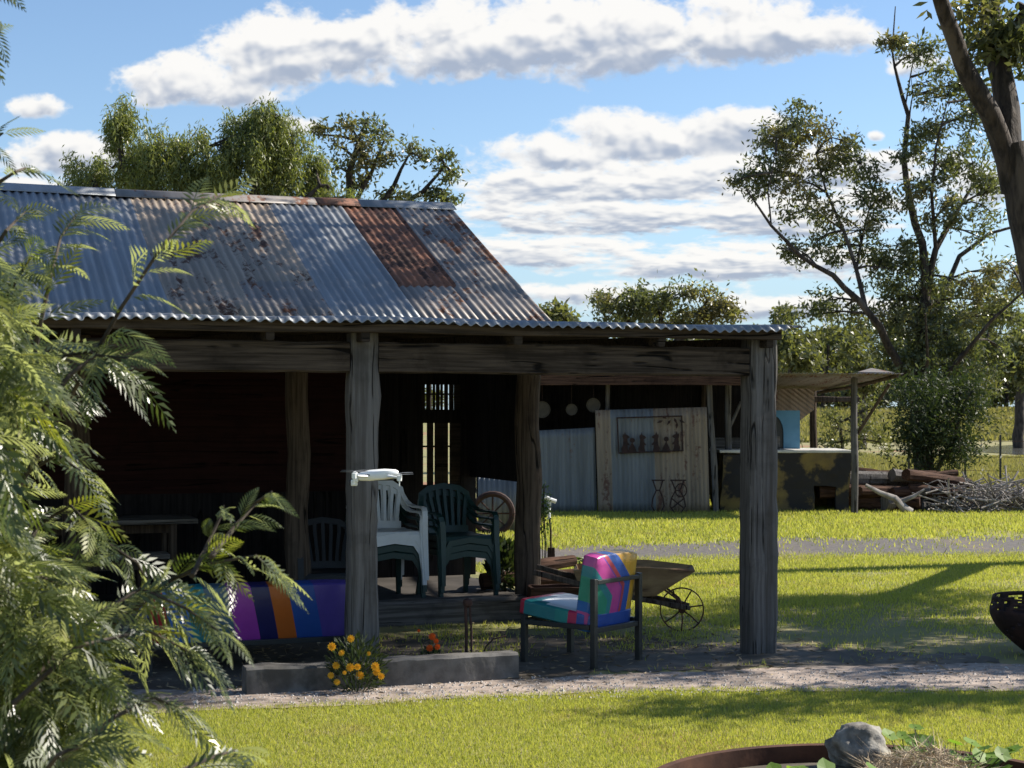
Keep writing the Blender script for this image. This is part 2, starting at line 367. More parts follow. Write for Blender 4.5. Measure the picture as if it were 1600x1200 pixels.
def patchwork(name, direc, freq, warp, cols, off=0.):
    """vinyl patchwork: hard-edged bands across direc, broken up by skewed cells"""
    m = bpy.data.materials.new(name); m.use_nodes = True; q = NG(m.node_tree); p = q.n['Principled BSDF']
    p.inputs['Roughness'].default_value = .34; p.inputs['Specular IOR Level'].default_value = .5
    tcn = q.node('ShaderNodeTexCoord'); d = q.node('ShaderNodeVectorMath', operation='DOT_PRODUCT'); q.l.new(tcn.outputs['Object'], d.inputs[0]); d.inputs[1].default_value = direc
    w = q.node('ShaderNodeVectorMath', operation='DOT_PRODUCT'); q.l.new(tcn.outputs['Object'], w.inputs[0]); w.inputs[1].default_value = warp
    t = q.m('ADD', q.m('MULTIPLY', d.outputs['Value'], freq), q.m('ADD', off, q.m('ABSOLUTE', w.outputs['Value'])))
    r = q.node('ShaderNodeValToRGB'); r.color_ramp.interpolation = 'CONSTANT'; e = r.color_ramp.elements
    while len(e) > 1: e.remove(e[-1])
    e[0].position = 0; e[0].color = (*cols[0][1], 1)
    for pos, c in cols[1:]:
        x = e.new(pos); x.color = (*c, 1)
    q.l.new(t, r.inputs[0])
    f = q.m('MULTIPLY_ADD', q.noise(tcn.outputs['Object'], 9., 3), .3, .85)
    mm = q.node('ShaderNodeMix', data_type='RGBA', blend_type='MULTIPLY'); mm.inputs[0].default_value = 1
    q.l.new(r.outputs[0], mm.inputs[6]); cc = q.node('ShaderNodeCombineColor'); [q.l.new(f, cc.inputs[i]) for i in range(3)]; q.l.new(cc.outputs[0], mm.inputs[7])
    q.l.new(mm.outputs[2], p.inputs['Base Color'])
    bb = q.node('ShaderNodeBump'); bb.inputs['Strength'].default_value = .35; bb.inputs['Distance'].default_value = .02
    q.l.new(q.noise(tcn.outputs['Object'], 7., 3, .5), bb.inputs['Height']); q.l.new(bb.outputs[0], p.inputs['Normal'])
    return m
# ------------------------------------------------------------------ ground
def height(x, y):
    t = np.clip((y-104.)/42., 0, 1); s = t*t*(3-2*t)
    return 2.0*s
def ground():
    ys = np.concatenate([np.arange(-14, 60, 1.), np.arange(60, 170, 3.), np.array([180, 200, 230, 280, 360, 500, 800, 1400, 2400.])])
    xs = np.concatenate([np.array([-1500., -800, -400, -200, -120, -80]), np.arange(-60, 61, 2.), np.array([80, 120, 200, 400, 800, 1500.])])
    X, Y = np.meshgrid(xs, ys); Z = height(X, Y)+np.where((Y < 55), .0, .0)
    v = np.stack([X, Y, Z], -1).reshape(-1, 3); nx = len(xs); ny = len(ys)
    i, j = np.meshgrid(np.arange(nx-1), np.arange(ny-1)); a = (j*nx+i).ravel()
    f = np.stack([a, a+1, a+nx+1, a+nx], 1)
    m = mat('ground', (.19, .19, .07), (.26, .225, .11), 1.4, rough=.95, bump=.3, bdist=.03, c3=(.26, .135, .075), s3=.16, t3=(.55, .66), coord='Object')
    return tag(arrays('ground', v, f, m, smooth=True), 'grassy farmyard ground with bare dirt patches', 'ground', kind='structure')
ground()

def strip(name, near, far, z, m, label, cat, jag=.06, step=.03):
    """an irregular-edged strip between two photographed edges"""
    def line(pts, s):
        w = [gp(*p) for p in pts]; out = []
        for a, b in zip(w[:-1], w[1:]):
            n = max(2, int((b-a).length/step)); out += [a.lerp(b, i/n) for i in range(n)]
        out.append(w[-1])
        return out
    A, B = line(near, 1), line(far, 2); n = max(len(A), len(B))
    pick = lambda L, i: L[min(len(L)-1, int(round(i*(len(L)-1)/(n-1))))]
    ph = [random.uniform(0, 6.3) for _ in range(8)]
    wob = lambda x, o: jag*(.9*math.sin(x*2.1+ph[o])+.6*math.sin(x*5.3+ph[o+1])+.5*math.sin(x*11.+ph[o+2])+.35*math.sin(x*27+ph[o+1])+.25*math.sin(x*61+ph[o])+random.gauss(0, .10))
    v = []; f = []
    for i in range(n):
        a, b = pick(A, i), pick(B, i)
        v += [(a.x, a.y-wob(a.x, 0), z), (a.x*.5+b.x*.5, a.y*.5+b.y*.5, z), (b.x, b.y+wob(b.x, 3), z)]
    for i in range(n-1):
        k = i*3; f += [(k, k+3, k+4, k+1), (k+1, k+4, k+5, k+2)]
    return tag(arrays(name, np.array(v), np.array(f), m), label, cat, kind='structure')
strip('dirt_patch', [(-900, 1110), (-200, 1100), (270, 1085), (830, 1058), (1250, 1046), (1400, 1042), (1560, 1036)], [(-900, 1010), (-200, 1000), (300, 985), (830, 992), (1150, 1004), (1300, 1008), (1440, 1024), (1560, 1030)], .004, M['soil'], 'bare trampled soil along the verandah edge', 'bare soil', .13)
strip('gravel_path', [(-900, 1150), (-300, 1135), (270, 1114), (500, 1104), (700, 1094), (900, 1086), (1100, 1079), (1350, 1082), (1900, 1086), (2600, 1090)],
      [(-900, 1120), (-300, 1100), (270, 1078), (500, 1076), (700, 1068), (830, 1062), (1000, 1053), (1200, 1045), (1600, 1038), (2600, 1030)], .008, M['path'], 'pale gravel path running past the verandah', 'path', .035)
strip('driveway', [(-1200, 905), (300, 894), (700, 886), (880, 880), (1200, 872), (1600, 868), (2600, 868)], [(-1200, 868), (300, 864), (700, 860), (880, 856), (1100, 846), (1200, 842), (1600, 839), (2600, 837)], .004, M['drive'], 'grey gravel driveway crossing the yard behind the building', 'driveway', .26, .1)
# the dam
wv = [(u, v) for u, v in ((1505, 703), (1540, 698), (1620, 692.5), (1800, 690), (2300, 690), (2300, 716), (1800, 714), (1620, 713), (1570, 708.5), (1530, 706))]
w = MB(); w.add([gp(u, v, .02) for u, v in wv], [list(range(len(wv)))])
tag(w.build('dam_water', M['water']), 'small sunlit farm dam beyond the wire fence', 'water', kind='structure')
# little stones of the path: one loose covering
st = MB()
for _ in range(2600):
    u = random.uniform(300, 1600); t = random.random()
    v = 1112-.0265*(u-270)+ (-3) - t*(33) + random.gauss(0, 3)
    c = gp(u, v); r = random.uniform(.004, .013) * (1.6 if random.random() < .06 else 1)
    a = random.uniform(0, 6.3); pts = [(c.x+r*math.cos(a+k*1.57)*random.uniform(.7, 1.2), c.y+r*math.sin(a+k*1.57)*random.uniform(.7, 1.2), .008) for k in range(4)]
    top = (c.x, c.y, .008+r*.8)
    st.add(pts+[top], [(0, 1, 4), (1, 2, 4), (2, 3, 4), (3, 0, 4)])
tag(st.build('path_pebbles', mat('pebbles', (.27, .24, .215), (.46, .42, .38), island=True, rough=.9)), 'loose pebbles scattered over the gravel path', 'pebbles', kind='stuff')

# ------------------------------------------------------------------ building frame of reference
BA = R_(20); BO = Vector((1.85, 12.5, 0)); BU = Vector((math.cos(BA), math.sin(BA), 0)); BW = Vector((-math.sin(BA), math.cos(BA), 0))
def bw(x, y, z=0.): return BO+BU*x+BW*y+Vector((0, 0, z))         # building -> world
def blx(u, y):                                                    # where the bearing u meets the plane y of the building
    k = (u-800)/F
    return (k*(BO.y+BW.y*y)-BO.x-BW.x*y)/(BU.x-BU.y*k)
def blz(u, v, y):
    return EYE-(v-HZ)/F*bw(blx(u, y), y).y
def in_building(x, y):
    dx, dy = x-BO.x, y-BO.y
    return dx*BU.x+dy*BU.y, dx*BW.x+dy*BW.y

# ------------------------------------------------------------------ grass
def blades(n, ufun, dens, h, w, keep=None, lean=.35):
    """n blades as single triangles; ufun gives ground points"""
    P = ufun(n)
    if keep is not None: P = P[keep(P)]
    n = len(P); hh = h*NR.uniform(.5, 1.35, n); a = NR.uniform(0, 2*np.pi, n); ww = w*NR.uniform(.6, 1.4, n)
    e = np.stack([np.cos(a), np.sin(a), np.zeros(n)], 1); b = NR.normal(0, lean, (n, 2))*hh[:, None]
    Z = height(P[:, 0], P[:, 1]); base = np.stack([P[:, 0], P[:, 1], Z], 1)
    tip = base+np.stack([b[:, 0], b[:, 1], hh], 1)
    return np.stack([base-e*ww[:, None]/2, base+e*ww[:, None]/2, tip], 1).reshape(-1, 3)
def band(d0, d1, k0=-.34, k1=.34, p=1.):
    def f(n):
        d = d0+(d1-d0)*NR.random(n)**p; return np.stack([d*NR.uniform(k0, k1, n), d], 1)
    return f
def vnoise(x, y, s, seed=0):
    r = np.zeros_like(x)
    for k in range(4):
        a = seed+k*1.7; r += np.sin(x*s*(1+k*.7)*math.cos(a)+y*s*(1+k*.7)*math.sin(a)+a*3.1)*np.cos(y*s*(.8+k*.6)*math.cos(a*1.3)-x*s*.5+a)
    return r/4
def img_v(P): return HZ+EYE*F/P[:, 1]
def img_u(P): return 800+F*P[:, 0]/P[:, 1]
def near_edge(u): return np.interp(u, [-900, 270, 500, 700, 900, 1100, 1350, 1900], [1150, 1114, 1104, 1094, 1086, 1079, 1082, 1086])
def far_edge(u): return np.interp(u, [-900, 270, 830, 1000, 1200, 1600, 2600], [1120, 1078, 1062, 1053, 1045, 1038, 1030])
def drive_near(u): return np.interp(u, [-1200, 700, 880, 1200, 1600, 2600], [905, 888, 880, 872, 868, 868])
def drive_far(u): return np.interp(u, [-1200, 700, 880, 1100, 1200, 1600, 2600], [868, 860, 856, 846, 842, 839, 837])
def k_near(P): return img_v(P) > near_edge(img_u(P))-3+4*NR.normal(0, 1, len(P))*(NR.random(len(P)) < .4)
def k_mid(P):
    u, v = img_u(P), img_v(P); lx, ly = in_building(P[:, 0], P[:, 1])
    ok = (v < far_edge(u)-4-NR.exponential(6, len(P))) & (v > drive_near(u)-2+NR.normal(0, 4., len(P)))
    ok &= ~((lx < .05) & (ly > 2.3) & (ly < 8.9) & (lx > -9.5))
    porch = (lx < .45) & (ly > -.5) & (ly <= 2.3)
    ok &= ~(porch & ((NR.random(len(P)) > np.clip(.10+.8*vnoise(P[:, 0], P[:, 1], 2.2, 3)+.12*(ly > .9), 0, .6)) | (ly < .35) & (NR.random(len(P)) > .05)))
    worn = vnoise(P[:, 0], P[:, 1], 1.1, 1)
    ok &= NR.random(len(P)) < np.clip(.92-1.9*np.clip(worn-.06, 0, 1)*(v > 895), .12, 1)
    ok &= ~((v > 940+30*vnoise(P[:, 0], P[:, 1], 2., 8)) & (u > 1200) & (NR.random(len(P)) < np.clip((v-912)/95+.6*vnoise(P[:, 0], P[:, 1], 3., 2), .05, .93)))
    return ok
def k_far(P):
    u, v = img_u(P), img_v(P)
    return ((v < drive_far(u)+NR.normal(0, 3.5, len(P))) | (NR.random(len(P)) < .05)) & (NR.random(len(P)) < np.clip(.95-1.5*np.clip(vnoise(P[:, 0], P[:, 1], .55, 5)-.05, 0, 1)*(u > 1180), .15, 1))
G1 = blades(260000, band(7.0, 10.9, -.33, .34, .85), 0, .023, .0056, k_near)
G2 = blades(210000, band(10.8, 21.5, -.1, .36, .8), 0, .036, .010, k_mid)
G3 = blades(120000, band(21.5, 34., -.12, .36), 0, .055, .02, k_far)
Gv = np.concatenate([G1, G2, G3]); tag(arrays('lawn_grass', Gv, np.arange(len(Gv)).reshape(-1, 3), M['grass']), 'short sunlit green lawn grass with worn patches', 'grass', kind='stuff')
G4 = blades(80000, band(33., 78., .05, .36), 0, .16, .05, lambda P: ~((P[:, 1] > 60) & (P[:, 0] > 15)))
G6 = blades(9000, band(60., 69., .2, .36), 0, .07, .06)
G5 = blades(36000, band(100, 150., .10, .36), 0, .35, .16, lambda P: ~((P[:, 1] < 106) & (P[:, 0] > 26)))
Gv = np.concatenate([G4, G5, G6]); tag(arrays('paddock_grass', Gv, np.arange(len(Gv)).reshape(-1, 3), M['drygrass']), 'longer yellow green pasture grass out in the paddock', 'pasture', kind='stuff')

# ------------------------------------------------------------------ the verandah building
B = thing('verandah_building', 'old timber building with a rusty corrugated gable roof and open verandah posts', 'building', BO, BA)
def bpart(mb, name, m, **k): return mb.build(name, m, B, **k)
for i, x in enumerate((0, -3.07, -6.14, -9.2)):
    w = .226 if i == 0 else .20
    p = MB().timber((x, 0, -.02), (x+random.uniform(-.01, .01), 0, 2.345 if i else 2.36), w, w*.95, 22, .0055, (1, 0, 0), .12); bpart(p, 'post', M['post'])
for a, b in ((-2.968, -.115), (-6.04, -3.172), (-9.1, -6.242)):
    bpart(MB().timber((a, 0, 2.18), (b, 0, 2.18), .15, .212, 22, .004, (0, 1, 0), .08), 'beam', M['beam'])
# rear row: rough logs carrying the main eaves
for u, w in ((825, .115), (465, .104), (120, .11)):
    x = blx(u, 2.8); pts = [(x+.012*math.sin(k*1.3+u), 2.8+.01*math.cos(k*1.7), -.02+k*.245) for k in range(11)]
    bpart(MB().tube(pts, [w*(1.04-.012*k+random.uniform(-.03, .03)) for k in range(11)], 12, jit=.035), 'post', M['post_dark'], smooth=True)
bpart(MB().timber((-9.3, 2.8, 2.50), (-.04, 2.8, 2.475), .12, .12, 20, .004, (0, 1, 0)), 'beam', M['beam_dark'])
bpart(MB().timber((-9.3, -.21, 2.375), (.07, -.21, 2.375), .05, .07, 24, .003, (0, 1, 0)), 'purlin', M['beam'])
bpart(MB().timber((-9.3, 1.3, 2.455), (.07, 1.3, 2.455), .05, .07, 18, .003, (0, 1, 0)), 'purlin', M['beam_dark'])
for x in (-8.9, -7.7, -6.2, -5.0, -3.75, -3.1, -2.0, -.9, -.02):
    bpart(MB().timber((x, -.22, 2.315), (x, 2.86, 2.40), .055, .075, 8, .003, (1, 0, 0)), 'rafter', M['beam_dark'])
# verandah roof
sag = lambda x: .006*math.sin(x*1.7)+.005*math.sin(x*4.1+1)
def vfn(x, k):
    s = math.floor((x+9.3)/.62); j = ((s*37) % 11-5)/5
    return ((j*.022 if k == 0 else 0), sag(x)+(.0045 if s % 2 else 0)+(j*.007 if k == 0 else 0))
v, f, nx = corrugated(-9.3, .10, [(-.325, 2.402), (-.285, 2.430), (1.3, 2.508), (2.86, 2.585)], fn=vfn)
r = MB(); r.add(v, f); o = bpart(r, 'verandah_roof', [M['galv']], smooth=True, solid=.0025)
# the sheet at the corner with a bent flap
r = MB(); v2, f2, _ = corrugated(.085, .26, [(-.22, 2.44), (.25, 2.462)]); r.add(v2, f2); bpart(r, 'loose_sheet', [M['galv']], smooth=True, solid=.0025)
# main roof: one sheet after another across, two lengths down the slope
ROOFM = [M['galv'], M['galv2'], M['galv3'], M['rusty']]
cuts = [0., 1.236, 1.787, 2.559, 3.25, 3.94, 4.62, 5.3, 6.0, 6.7, 7.4, 8.1, 8.8, 9.7]
top = [1, 3, 0, 2, 2, 0, 0, 1, 0, 2, 0, 1, 0]; low = [1, 3, 0, 1, 2, 0, 0, 1, 0, 2, 0, 1, 0]
def roof_plane(y0, z0, y1, z1, xr, name, capside):
    rows = [(y0+(y1-y0)*t, z0+(z1-z0)*t) for t in (0, .12, .27, .28, .42, .55, .7, .85, 1.)]
    def fn(x, k):
        s = sum(1 for c in cuts if c <= -x); t = (0, .12, .27, .28, .42, .55, .7, .85, 1.)[k]
        return (0, .011*(s % 2)+(.010 if k >= 3 else 0)-.022*math.sin(math.pi*t)*(1+.4*math.sin(x*.9))+.012*math.sin(x*.8+1)+.004*math.sin(x*3.7))
    v, f, nx = corrugated(-9.7, xr, rows, fn=fn, amp=.0095)
    r = MB(); r.add(v, f); k = 0
    for row in range(len(rows)-1):
        for i in range(nx):
            x = -9.7+(xr+9.7)*(i+.5)/nx; s = max(0, sum(1 for c in cuts if c <= -x)-1); s = min(s, 12)
            r.mi[k] = (low if row < 3 else top)[s]
            if s == 1 and row < 2: r.mi[k] = 1
            k += 1
    return r.build(name, ROOFM, B, smooth=True, solid=.0025)
roof_plane(2.72, 2.595, 5.745, 3.985, -.585, 'roof', 1)
roof_plane(8.77, 2.595, 5.745, 3.985, -.585, 'roof', 1)
cap = MB()
for i, (a, b) in enumerate(((-.56, -1.62), (-1.6, -2.05), (-2.03, -4.1), (-4.08, -6.6), (-6.58, -9.7))):
    z = 4.012+.012*math.sin(a*.8+1)+.004*(i % 2); zz = 4.012+.012*math.sin(b*.8+1)+.004*(i % 2)
    n = 10; vs = []
    for x, q in ((a, z), (b, zz)):
        for j in range(n+1):
            t = j/n*2-1; vs.append((x, 5.745+t*.17, q-.078*abs(t)**1.25+.018*(1-abs(t) ** .6)))
    cap.cur = 3 if i == 1 else (0 if i != 2 else 1)
    cap.add(vs, [(j, j+1, n+2+j, n+1+j) for j in range(n)])
ro = [o for o in B.children if o.name.startswith('roof')][0]
cap.build('ridge_cap', ROOFM, ro, smooth=True, solid=.003)
# barge boards along the right verge
for y0, y1 in ((2.75, 5.745), (8.74, 5.745)):
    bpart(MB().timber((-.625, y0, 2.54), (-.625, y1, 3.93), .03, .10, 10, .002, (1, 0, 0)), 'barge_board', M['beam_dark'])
# floor, edge timber
bpart(MB().box((-5.1, 5.72, .085), (8.7, 6.1, .17)), 'floor', M['floor'])
xs_, xe_ = blx(818, 2.52), -9.4
bpart(MB().timber((xs_, 2.52, .085), (-3.6, 2.52, .085), .2, .235, 20, .005, (0, 1, 0)), 'edge_sleeper', M['sleeper'])
bpart(MB().timber((-3.62, 2.54, .085), (xe_, 2.54, .085), .2, .235, 20, .005, (0, 1, 0)), 'edge_sleeper', M['sleeper'])
# walls : left front wall (maroon boards over a dark dado), partition with a barred opening, end wall
yf = 4.2; xa = blx(556, yf); zd = blz(350, 770, yf)
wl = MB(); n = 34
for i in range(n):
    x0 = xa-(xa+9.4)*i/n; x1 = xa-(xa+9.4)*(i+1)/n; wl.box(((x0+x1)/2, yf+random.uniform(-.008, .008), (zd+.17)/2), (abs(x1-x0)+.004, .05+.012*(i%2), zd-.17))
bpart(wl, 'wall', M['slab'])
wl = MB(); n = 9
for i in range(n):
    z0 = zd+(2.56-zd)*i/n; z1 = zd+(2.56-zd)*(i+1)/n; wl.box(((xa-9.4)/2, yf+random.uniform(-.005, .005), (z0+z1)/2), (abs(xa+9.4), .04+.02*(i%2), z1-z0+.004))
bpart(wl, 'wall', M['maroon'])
yp = 4.8; X = lambda u: blx(u, yp); Zp = lambda v: blz(690, v, yp)
u0, u1, zt0, zt1, zb0, zb1 = X(657), X(719), Zp(640), Zp(601), Zp(757), Zp(661)
wl = MB()
def slabs(x0, x1, z0, z1, y=yp, d=.05):
    n = max(1, int(round((x1-x0)/.22)))
    for i in range(n): wl.box((x0+(x1-x0)*(i+.5)/n, y+random.uniform(-.006, .006), (z0+z1)/2), ((x1-x0)/n+.004, d+.012*(i%2), z1-z0))
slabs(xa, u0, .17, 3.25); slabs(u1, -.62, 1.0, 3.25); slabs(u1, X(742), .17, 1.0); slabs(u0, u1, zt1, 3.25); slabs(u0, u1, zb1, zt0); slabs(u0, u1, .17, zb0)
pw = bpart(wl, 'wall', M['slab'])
for nm, z0, z1, us in (('window', zt0, zt1, ((661, 5), (669, 5), (678, 3), (684, 5), (690, 3), (697, 5), (705, 6), (714, 9))), ('window', zb0, zb1, ((658, 5), (672, 9), (685, 11), (695.5, 8), (711, 16)))):
    b = MB()
    for u, w_ in us:
        dx = w_/2/F*16.6*1.05; b.box((X(u), yp, (z0+z1)/2), (2*dx, .03, z1-z0))
    b.box(((u0+u1)/2, yp+.03, z0+(z1-z0)*.62), (u1-u0, .02, .018))
    fr = b.build(nm, M['beam_dark'], B)
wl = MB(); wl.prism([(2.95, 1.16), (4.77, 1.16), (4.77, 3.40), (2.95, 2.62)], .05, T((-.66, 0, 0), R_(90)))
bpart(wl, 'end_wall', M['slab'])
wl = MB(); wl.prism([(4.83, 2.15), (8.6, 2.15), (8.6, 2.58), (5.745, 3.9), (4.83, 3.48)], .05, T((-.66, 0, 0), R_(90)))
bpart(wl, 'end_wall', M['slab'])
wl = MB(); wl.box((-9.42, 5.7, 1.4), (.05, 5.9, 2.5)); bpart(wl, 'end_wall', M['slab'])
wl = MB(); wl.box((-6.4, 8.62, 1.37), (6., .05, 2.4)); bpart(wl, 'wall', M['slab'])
for x in (-3.4, -.68): bpart(MB().timber((x, 8.6, 0.), (x, 8.6, 2.55), .14, .14, 8, .004, (1, 0, 0)), 'post', M['post_dark'])
# pale light-worn planks leaning behind the opening
for u, w_, t in ((660.5, 8, .5), (677, 5, .1)):
    pass
# ------------------------------------------------------------------ garden edge in front of the verandah
ge = thing('garden_edging', 'long low grey weathered edging lying on the soil before the verandah posts', 'edging', BO, BA)
e0, e1 = blx(382, -.52), blx(806, -.52)
mid = e0+(e1-e0)*.46
MB().timber((e0, -.52, .085), (mid-.004, -.52, .085), .16, .185, 14, .0025, (0, 1, 0), .10).build('sleeper', M['concrete'], ge)
MB().timber((mid+.004, -.51, .085), (e1, -.51, .09), .16, .19, 14, .0025, (0, 1, 0), .10).build('sleeper', M['concrete'], ge)

for o in ge.children: roughen(o, 1, .007, 3., random.random()*9)
# flat leaves / clumps --------------------------------------------------------------------
def leafquads(P, L, W, D=None, fold=.0, drop=.0):
    """one diamond leaf per point"""
    n = len(P)
    if D is None: D = NR.normal(0, 1, (n, 3))
    D = D+np.array([0, 0, -drop]); D /= np.linalg.norm(D, axis=1)[:, None]
    E = np.cross(D, NR.normal(0, 1, (n, 3))); E /= np.linalg.norm(E, axis=1)[:, None]+1e-9
    l = (L*NR.uniform(.6, 1.35, n))[:, None]; w = (W*NR.uniform(.7, 1.3, n))[:, None]
    return np.stack([P, P+D*l*.5+E*w/2, P+D*l, P+D*l*.5-E*w/2], 1).reshape(-1, 3)
def qf(V): return np.arange(len(V)).reshape(-1, 4)
def ball(n, c, r, surf=.35):
    d = NR.normal(0, 1, (n, 3)); d /= np.linalg.norm(d, axis=1)[:, None]
    return np.asarray(c)+d*np.asarray(r)*(NR.random(n)**surf)[:, None]

# marigolds
def flower_mesh(r):
    b = MB()
    for ring, (rr, zz, n) in enumerate(((1., 0., 10), (.72, .25, 8), (.42, .42, 6))):
        for k in range(n):
            a = 2*math.pi*(k+.5*ring)/n; c, s = math.cos(a), math.sin(a); w = .34*r*rr
            b.add([(0, 0, zz*r*.5), (c*rr*r*.6-s*w, s*rr*r*.6+c*w, zz*r*.8), (c*rr*r, s*rr*r, zz*r*.45), (c*rr*r*.6+s*w, s*rr*r*.6-c*w, zz*r*.8)], [(0, 1, 2, 3)])
    return b
def marigold(name, label, base, spread, h, flowers, fm, nleaf):
    t = thing(name, label, 'flowers', base)
    P = ball(nleaf, (0, 0, h*.5), (spread, spread*.7, h*.55)); P = P[P[:, 2] > .01]
    D = P*np.array([1, 1, .6])+NR.normal(0, .05, P.shape)
    arr = leafquads(P, .05, .012, D); arrays('foliage', arr, qf(arr), M['shrub'], t)
    s = MB()
    for (fx, fz, fr, fy) in flowers: s.tube([(fx*.3, fy*.3, 0), (fx*.7, fy*.8, fz*.6), (fx, fy+.006, fz-.008)], .003, 5)
    s.build('stem', M['herb'], t)
    for (fx, fz, fr, fy) in flowers:
        o = flower_mesh(fr).build('flower', fm, t); o.location = (fx, fy, fz)
        o.rotation_euler = (R_(random.uniform(55, 95)), R_(random.uniform(-25, 25)), 0)
    return t
mb0 = bw(blx(558, -.66), -.66); sc = mb0.y/F
fl = [(522, 1006), (538, 1014), (551, 994), (528, 1036), (551, 1037), (563, 1035), (520, 1051), (531, 1059), (565, 1051), (590, 1034), (590, 1046), (598, 1052), (543, 1044), (578, 1018)]
marigold('marigold_bush', 'yellow marigold bush in flower at the foot of the middle verandah post', mb0, .19, .34,
         [((u-558)*sc, EYE-(v-HZ)*sc, random.choice((.024, .027, .030)) if i < 12 else .016, random.uniform(-.20, -.08)) for i, (u, v) in enumerate(fl)], M['yellow_f'], 950)
mo = bw(blx(672, -.28), -.28); sc2 = mo.y/F
marigold('marigold_plant', 'small plant with orange red blooms behind the grey edging', mo, .09, .18,
         [((u-672)*sc2, EYE-(v-HZ)*sc2, r, -.05) for u, v, r in ((676, 993, .027), (682, 1000, .02), (672, 1011, .026), (684, 1009, .022), (655, 984, .012))], M['orange_f'], 260)
# iron stake with hooked arm
sx = bw(blx(732, -.3), -.3)
t = thing('iron_stake', 'dark iron stake with a knob and a bent wire arm standing in the garden bed', 'stake', sx)
MB().tube([(-.016, 0, -.05), (-.014, 0, .3), (-.02, 0, .50)], .011, 8).tube([(.022, 0, -.05), (.02, 0, .3), (.01, 0, .47)], .008, 8).build('rod', M['rustdark'], t, smooth=True)
MB().lathe([(0.001, -.035), (.03, -.02), (.036, 0), (.03, .02), (.001, .035)], 10, T((-.005, 0, .50))).build('knob', M['rustdark'], t, smooth=True)
MB().tube([(.06, -.03, -.02), (.08, -.02, .10), (.12, 0, .2), (.17, 0, .25), (.26, .02, .27)], .006, 6).build('arm', M['rustdark'], t, smooth=True)

# ------------------------------------------------------------------ patchwork chair
PC = [(.0, (.55, .03, .07)), (.12, (.02, .26, .27)), (.30, (.03, .22, .20)), (.42, (.70, .72, .72)), (.62, (.02, .33, .28)), (.74, (.60, .02, .10)), (.86, (.02, .10, .45))]
def cushion(w, d, h, nx=14, ny=12, puff=.018, sagf=None):
    """rounded cushion block centred on x,y with its underside at 0"""
    bm = bmesh.new(); bmesh.ops.create_cube(bm, size=1)
    bmesh.ops.subdivide_edges(bm, edges=bm.edges, cuts=7, use_grid_fill=True)
    for vv in bm.verts:
        x, y, z = vv.co*2; r = .16
        ex, ey, ez = [max(0, abs(c)-1+r)/r for c in (x, y, z)]; k = math.sqrt(ex*ex+ey*ey+ez*ez)
        q = (1-r*(1-1/k)*0) if k <= 1 else 1
        if k > 1: x, y, z = [math.copysign(min(abs(c), 1-r)+max(0, abs(c)-1+r)/k, c) for c in (x, y, z)]
        dz = puff*(1-x*x)*(1-y*y)*(1 if z > 0 else .2)
        vv.co = (x*w/2, y*d/2, (z+1)*h/2+dz)
    b = MB(); b.v = [tuple(v.co) for v in bm.verts]; b.f = [[v.index for v in f.verts] for f in bm.faces]; b.mi = [0]*len(b.f); bm.free()
    return b
def patch_chair(name, label, loc, rz, length, seatmat, backmat, group=None, cat='chair', tall=.56):
    """x = facing direction, y = across"""
    t = thing(name, label, cat, loc, rz, group); L2 = length/2
    for y in (-L2, L2):
        for x, z1 in ((.295, .345), (-.31, .635 if tall > .5 else .40)):
            MB().box((x, y, z1/2-.005), (.042, .042, z1+.01)).build('leg', M['black'], t, bevel=.004)
    fr = MB(); 
    for y in (-L2, L2): fr.add(*(lambda m: (m.v, m.f))(MB().box((0, y, .292), (.56, .036, .036))))
    fr.box((.295, 0, .30), (.034, length-.045, .036));  
    fr.build('frame', M['black'], t, bevel=.003)
    MB().box((-.305, 0, .27 if tall > .5 else .20), (.034, length-.045, .036)).build('rear_rail', M['black'], t, bevel=.003)
    if tall > .5: MB().box((-.317, 0, .61), (.030, length-.045, .03)).build('back_rail', M['black'], t, bevel=.003)
    s = cushion(.64, length-.02, .115, puff=.02).build('seat', seatmat, t, smooth=True); s.location = (.055, 0, .305); s.rotation_euler = (0, R_(-7), 0)
    b = cushion(tall, length-.03, .125, puff=.02).build('backrest', backmat, t, smooth=True); b.location = (-.215, 0, .50); b.rotation_euler = (0, R_(-99), 0)
    b.location = (-.158, 0, .535)
    return t
seatP = patchwork('patchwork_seat', (-1, 0, 0), 1.6, (.0, .35, .0), [(0, (0.396, 0.022, 0.053)), (.17, (0.022, 0.178, 0.193)), (.62, (0.022, 0.217, 0.201)), (.80, (0.396, 0.022, 0.084)), (.92, (0.022, 0.068, 0.287))], .5)
backP = patchwork('patchwork_back', (.40, -1, 0), .95, (.42, .22, 0), [(0, (0.396, 0.029, 0.076)), (.07, (0.443, 0.076, 0.240)), (.17, (0.022, 0.123, 0.357)), (.23, (0.029, 0.240, 0.146)), (.37, (0.029, 0.193, 0.209)), (.43, (0.435, 0.061, 0.256)), (.55, (0.123, 0.053, 0.318)), (.56, (0.396, 0.053, 0.068)), (.60, (0.029, 0.092, 0.357)), (.69, (0.568, 0.302, 0.029))], .475)
seatW = mat('white_vinyl', (.62, .65, .66), (.55, .58, .60), 6, rough=.3, bump=.15, spec=.5)
NF = Vector((.09, 12.02, 0)); fd = Vector((-.8, .6, 0)); wd = Vector((.6, .8, 0))
cc = NF-fd*.295+wd*.29
patch_chair('patchwork_chair', 'low chair covered in bright multicoloured patchwork vinyl on a black steel frame', cc, math.atan2(fd.y, fd.x), .58, seatP, backP)
for o in bpy.data.objects:
    if o.name == 'seat':
        o.data.materials.append(seatW)
        for pl_ in o.data.polygons:
            if pl_.center.z > .105 and -.14 < pl_.center.x+.3*pl_.center.y < .19 and abs(pl_.center.y) < .25: pl_.material_index = 1
